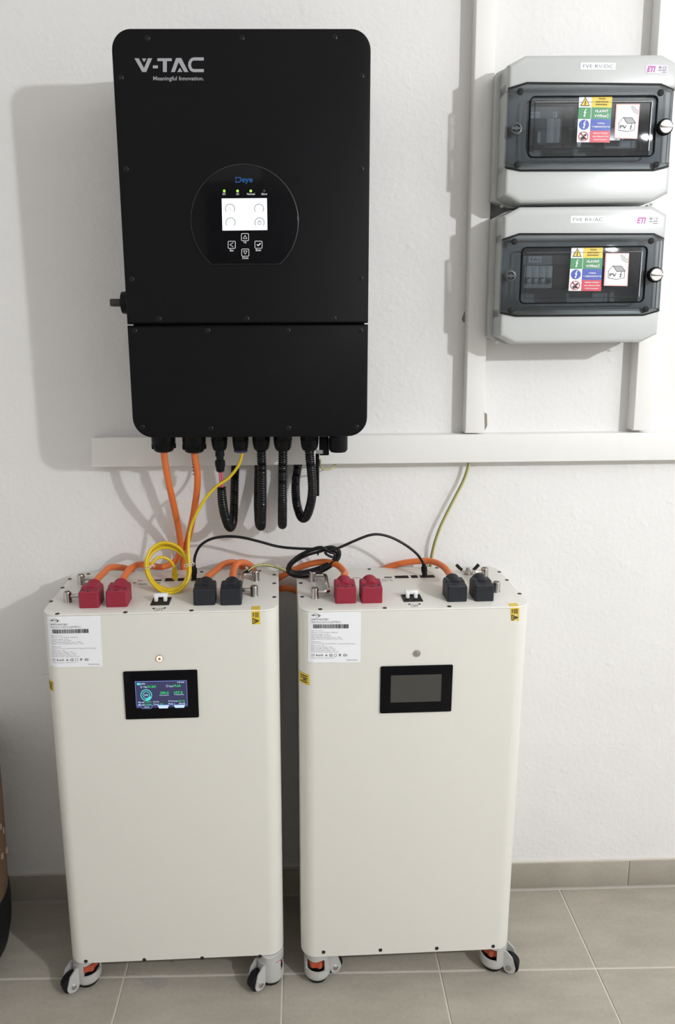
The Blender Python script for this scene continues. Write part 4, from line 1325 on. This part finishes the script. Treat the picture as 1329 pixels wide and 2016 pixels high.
mb.lathe(p, d, [(0, .0040), (.004, .0058), (.008, .0048), (.011, .0062), (.014, .0052), (.018, .0066), ((q - p).length, .0062)], 12); obj('plug', mb, YELLOW, yc)
for px, py, a in ((293.5, 1116, 20), (370.5, 1112, -10)):
    mb = MB(); c = A(px, py, -.130)
    for k in range(2):
        mb.tube([(c.x + .008 * math.cos(t) , c.y + .011 * math.sin(t), c.z + .003 * math.cos(t + k) + k * .002) for t in [i * PI / 6 for i in range(13)]], .0007, 6, .002)
    mb.tube([(c.x + .010, c.y - .006, c.z), (c.x + .014, c.y - .012, c.z + .006), (c.x + .011, c.y - .014, c.z + .010)], .0009, 6, .002)
    obj('twist_tie', mb, TIEW, yc)

# black communication cable with its bundled slack
pts = [A(382, 1112, -.085), A(384, 1095, -.082), A(393, 1076, -.08), A(412, 1062.5, -.08), A(440, 1056.5, -.08), A(472, 1057.5, -.08), A(510, 1066, -.08), A(548, 1076, -.08), A(590, 1080, -.08), A(630, 1080, -.08), A(655, 1076.5, -.08)]
E0 = lambda a, rx, ry, dy, cx=617.5, cy=1105, tl=17: (lambda c_, s_: A(cx + rx * c_ * math.cos(math.radians(tl)) - ry * s_ * math.sin(math.radians(tl)) * .2 + .0, cy - rx * c_ * math.sin(math.radians(tl)) - ry * s_, -.085 + dy))(math.cos(math.radians(a)), math.sin(math.radians(a)))
for k in range(1, 39):
    a = 40 - k * 30
    rx = (55, 49, 53, 44)[min(3, k // 12)]; ry = ((26, 15, 20, 12) if math.sin(math.radians(a)) < 0 else (22, 16, 24, 12))[min(3, k // 12)]
    pts.append(E0(a, rx, ry, .010 - .0007 * k))
pts += [A(640, 1088, -.105), A(668, 1078, -.10), A(700, 1064, -.095), A(728, 1053.5, -.09), A(745, 1052, -.088), A(770, 1058, -.086), A(800, 1074, -.085), A(822, 1092, -.084), A(833, 1108, -.083)]
bc = cable('communication_cable', 'thin black communication cable with bundled slack, arching between the two battery lids', pts, .0029, CABLEK, 'cable', 8)
for a_, b_ in (((382, 1111, -.085), (382, 1141, -.090)), ((834, 1109, -.083), (836.5, 1135, -.090))):
    p, q = A(*a_), A(*b_); d = (q - p).normalized(); Ln = (q - p).length
    mb = MB(); mb.lathe(p, d, [(0, .0036), (.006, .0042), (.008, .0062), (Ln * .62, .0064), (Ln * .66, .0055), (Ln, .0052)], 4); obj('plug', mb, BLACKPL, bc)
for px, py in ((627, 1085), (630, 1121)):
    mb = MB(); c = A(px, py, -.090)
    mb.tube([(c.x + .002 * math.cos(t), c.y + .014 * math.sin(t), c.z + .0075 * math.cos(t)) for t in [i * PI / 6 for i in range(13)]], .0011, 6, .002); obj('cable_tie', mb, CABLEK, bc)


# earth wires: green sheath with a yellow stripe
def earth(label, pts, r):
    o = cable('earth_wire', label, pts, r, EARTHG, 'wire', 10)
    P_ = spline(pts, .005)
    mb = MB()
    mb.tube([p + Vector((r * .35, -r * .55, r * .35)) for p in P_], r * .62, 8, .006); obj('yellow_stripe', mb, EARTHY, o)
    return o


earth('yellow-green earth wire hanging from the trunking down behind the right battery',
      [A(923, 903, -.017), A(922.5, 915, -.017), A(914, 943, -.017), A(898, 975, -.018), A(881, 1008, -.019), A(866, 1040, -.020), A(855, 1072, -.018), A(849, 1100, -.0125), A(847, 1125, -.0085), A(846, 1180, -.0085)], .0034)
ew = earth('short yellow-green earth wire from the left battery lid to the black cable bundle',
      [A(488, 1124, -.075), A(497, 1117, -.07), A(512, 1112.5, -.065), A(534, 1114, -.060), A(556, 1121, -.056), A(576, 1127, -.052), A(596, 1129, -.048)], .0028)
mb = MB(); mb.tube([A(480, 1128.5, -.074), A(487, 1125.5, -.075), A(494, 1119, -.071)], .0036, 10, .003); obj('crimp_sleeve', mb, CABLEK, ew)
x, y = PORT[1][1](476, 1130)
mb = MB(); mb.lathe(PORT[1][0] @ Vector((x, y, ZT)), (0, 0, 1), [(0, .008), (.0015, .008), (.002, .0055), (.006, .0055), (.0065, 0)], 12); obj('ring_lug', mb, STEEL, ew)
earth('thin yellow-green earth wire looping below the rightmost gland into the trunking',
      [A(630, 905, -.115), A(631, 918, -.09), A(638, 924, -.06), A(649, 923, -.035), A(658, 917, -.022), A(664, 908, -.016)], .0019)


# corrugated conduits
def conduit(label, pts, r=.0088):
    per = .0046
    mb = MB(); mb.tube(pts, r, 12, per / 4, rf=lambda L: r * (1.0 + .13 * max(-.7, min(.7, 1.3 * math.sin(2 * PI * L / per)))))
    o = obj('corrugated_conduit', mb, CONDUIT, smooth=70)
    return tag(o, label, 'conduit')


ca_ = conduit('black corrugated conduit holding red wires, below the third gland from the left',
        [A(436, 959, -.122), A(437.5, 985, -.121), A(442, 1012, -.112), A(449.5, 1034, -.095), A(454.5, 1038, -.080), A(459, 1025, -.060), A(461, 990, -.035), A(462, 950, -.020), A(463, 925, -.017), A(463, 908, -.017)])
mb = MB(); mb.lathe(A(432.5, 884, -.122), (0, 0, -1), [(0, .0085), (.014, .0092), (.015, .0072), (.022, .0072), (.023, .0100), (.034, .0100), (.036, .0088), (.044, .0080), (.046, .005)], 14); obj('plug_connector', mb, BLACKPL, ca_)
for dx in (-2, 2):
    mb = MB(); mb.tube([A(434 + dx, 925, -.122), A(435.5 + dx, 945, -.122), A(436 + dx, 966, -.122)], .0024, 8); obj('red_wire', mb, PINKW, ca_, label='red wire')
conduit('black corrugated conduit in a tight U, nearest the yellow cable on its right',
        gl(4) + [A(516, 930, -.122), A(516, 985, -.119), A(515, 1020, -.104), A(514, 1036, -.084), A(510.5, 1030, -.062), A(508, 1000, -.040), A(508, 955, -.022), A(509, 925, -.017), A(509, 908, -.017)])
conduit('black corrugated conduit hanging straight down with its loop hidden behind it',
        gl(5) + [A(556.5, 930, -.122), A(556, 985, -.119), A(556, 1018, -.104), A(556, 1033, -.084), A(556, 1025, -.062), A(556.5, 1000, -.040), A(557.5, 955, -.022), A(558, 925, -.017), A(558, 908, -.017)])
conduit('black corrugated conduit in an open U loop beside the flat black logger stick',
        gl(6) + [A(613, 930, -.122), A(615, 965, -.119), A(611, 995, -.108), A(602, 1018, -.090), A(594, 1019, -.074), A(585, 996, -.055), A(582, 965, -.036), A(583, 940, -.023), A(586, 922, -.017), A(587, 908, -.017)])

# data logger stick plugged into the underside
lg = root('data_logger', 'flat black data logger stick hanging beside the rightmost conduit', 'data logger', A(637, 880, -.112))
L0 = lg.location
mb = MB()
def lbox(a, b, c_, d_, y0, y1, bev):
    p, q = A(a, d_, y0), A(b, c_, y0)
    mb.box(p.x - L0.x, q.x - L0.x, y0 - L0.y, y1 - L0.y, p.z - L0.z, q.z - L0.z, bev)
lbox(629, 648, 862, 897, -.118, -.090, .002); hb = obj('plug_housing', mb, BLACKPL, lg)
mb = MB(); lbox(621.5, 628.5, 893, 977, -.106, -.098, .0015); obj('antenna_stick', mb, BLACKPL, lg)
mb = MB(); lbox(622.5, 636.5, 886, 893.5, -.1205, -.1185, .0004); obj('grey_tag', mb, mat('grey_tag_paint', (.34, .35, .36), .4), lg, label='small grey tag')
mb = MB(); lbox(630, 636, 855, 866, -.116, -.104, .002); lbox(641, 647, 855, 866, -.116, -.104, .002); obj('thumb_screw', mb, BLACKPL, lg)

# ================================================================== BROWN CONTAINER at the left edge
bx = root('container', 'brown container with pale flecks and a black rounded base, left of the batteries', 'container', (-.758, -.175, 0))
mb = MB(); mb.lathe((0, 0, .075), (0, 0, 1), [(0, .138), (.09, .1465), (.18, .150), (.30, .153), (.40, .154), (.432, .145), (.448, .10), (.452, 0)], 48); bd = obj('body', mb, BROWN, bx)
mb = MB(); mb.lathe((0, 0, 0), (0, 0, 1), [(0, .108), (.006, .122), (.035, .138), (.080, .147), (.125, .1495), (.155, .149), (.166, .146)], 48); obj('base_rim', mb, RUBBER, bx, label='black rounded base')
mb = MB()
random.seed(8)
for i in range(26):
    a = random.uniform(-1.9, .3); z = random.uniform(.20, .42)
    p = Vector((.1515 * math.cos(a), .1515 * math.sin(a), z)); t = Vector((-math.sin(a), math.cos(a), 0))
    n = Vector((math.cos(a), math.sin(a), 0))
    for k in (0,):
        q = [p + n * -.004 - t * .0025 + Vector((0, 0, -.006)), p + n * -.004 + t * .0025 + Vector((0, 0, -.006)), p - n * .004 + t * .0025 + Vector((0, 0, .006)), p - n * .004 - t * .0025 + Vector((0, 0, .006))]
        mb.loft([q, [v + n * .0055 for v in q]])
o = obj('pale_flecks', mb, BONE, bx, smooth=None); o['kind'] = 'stuff'
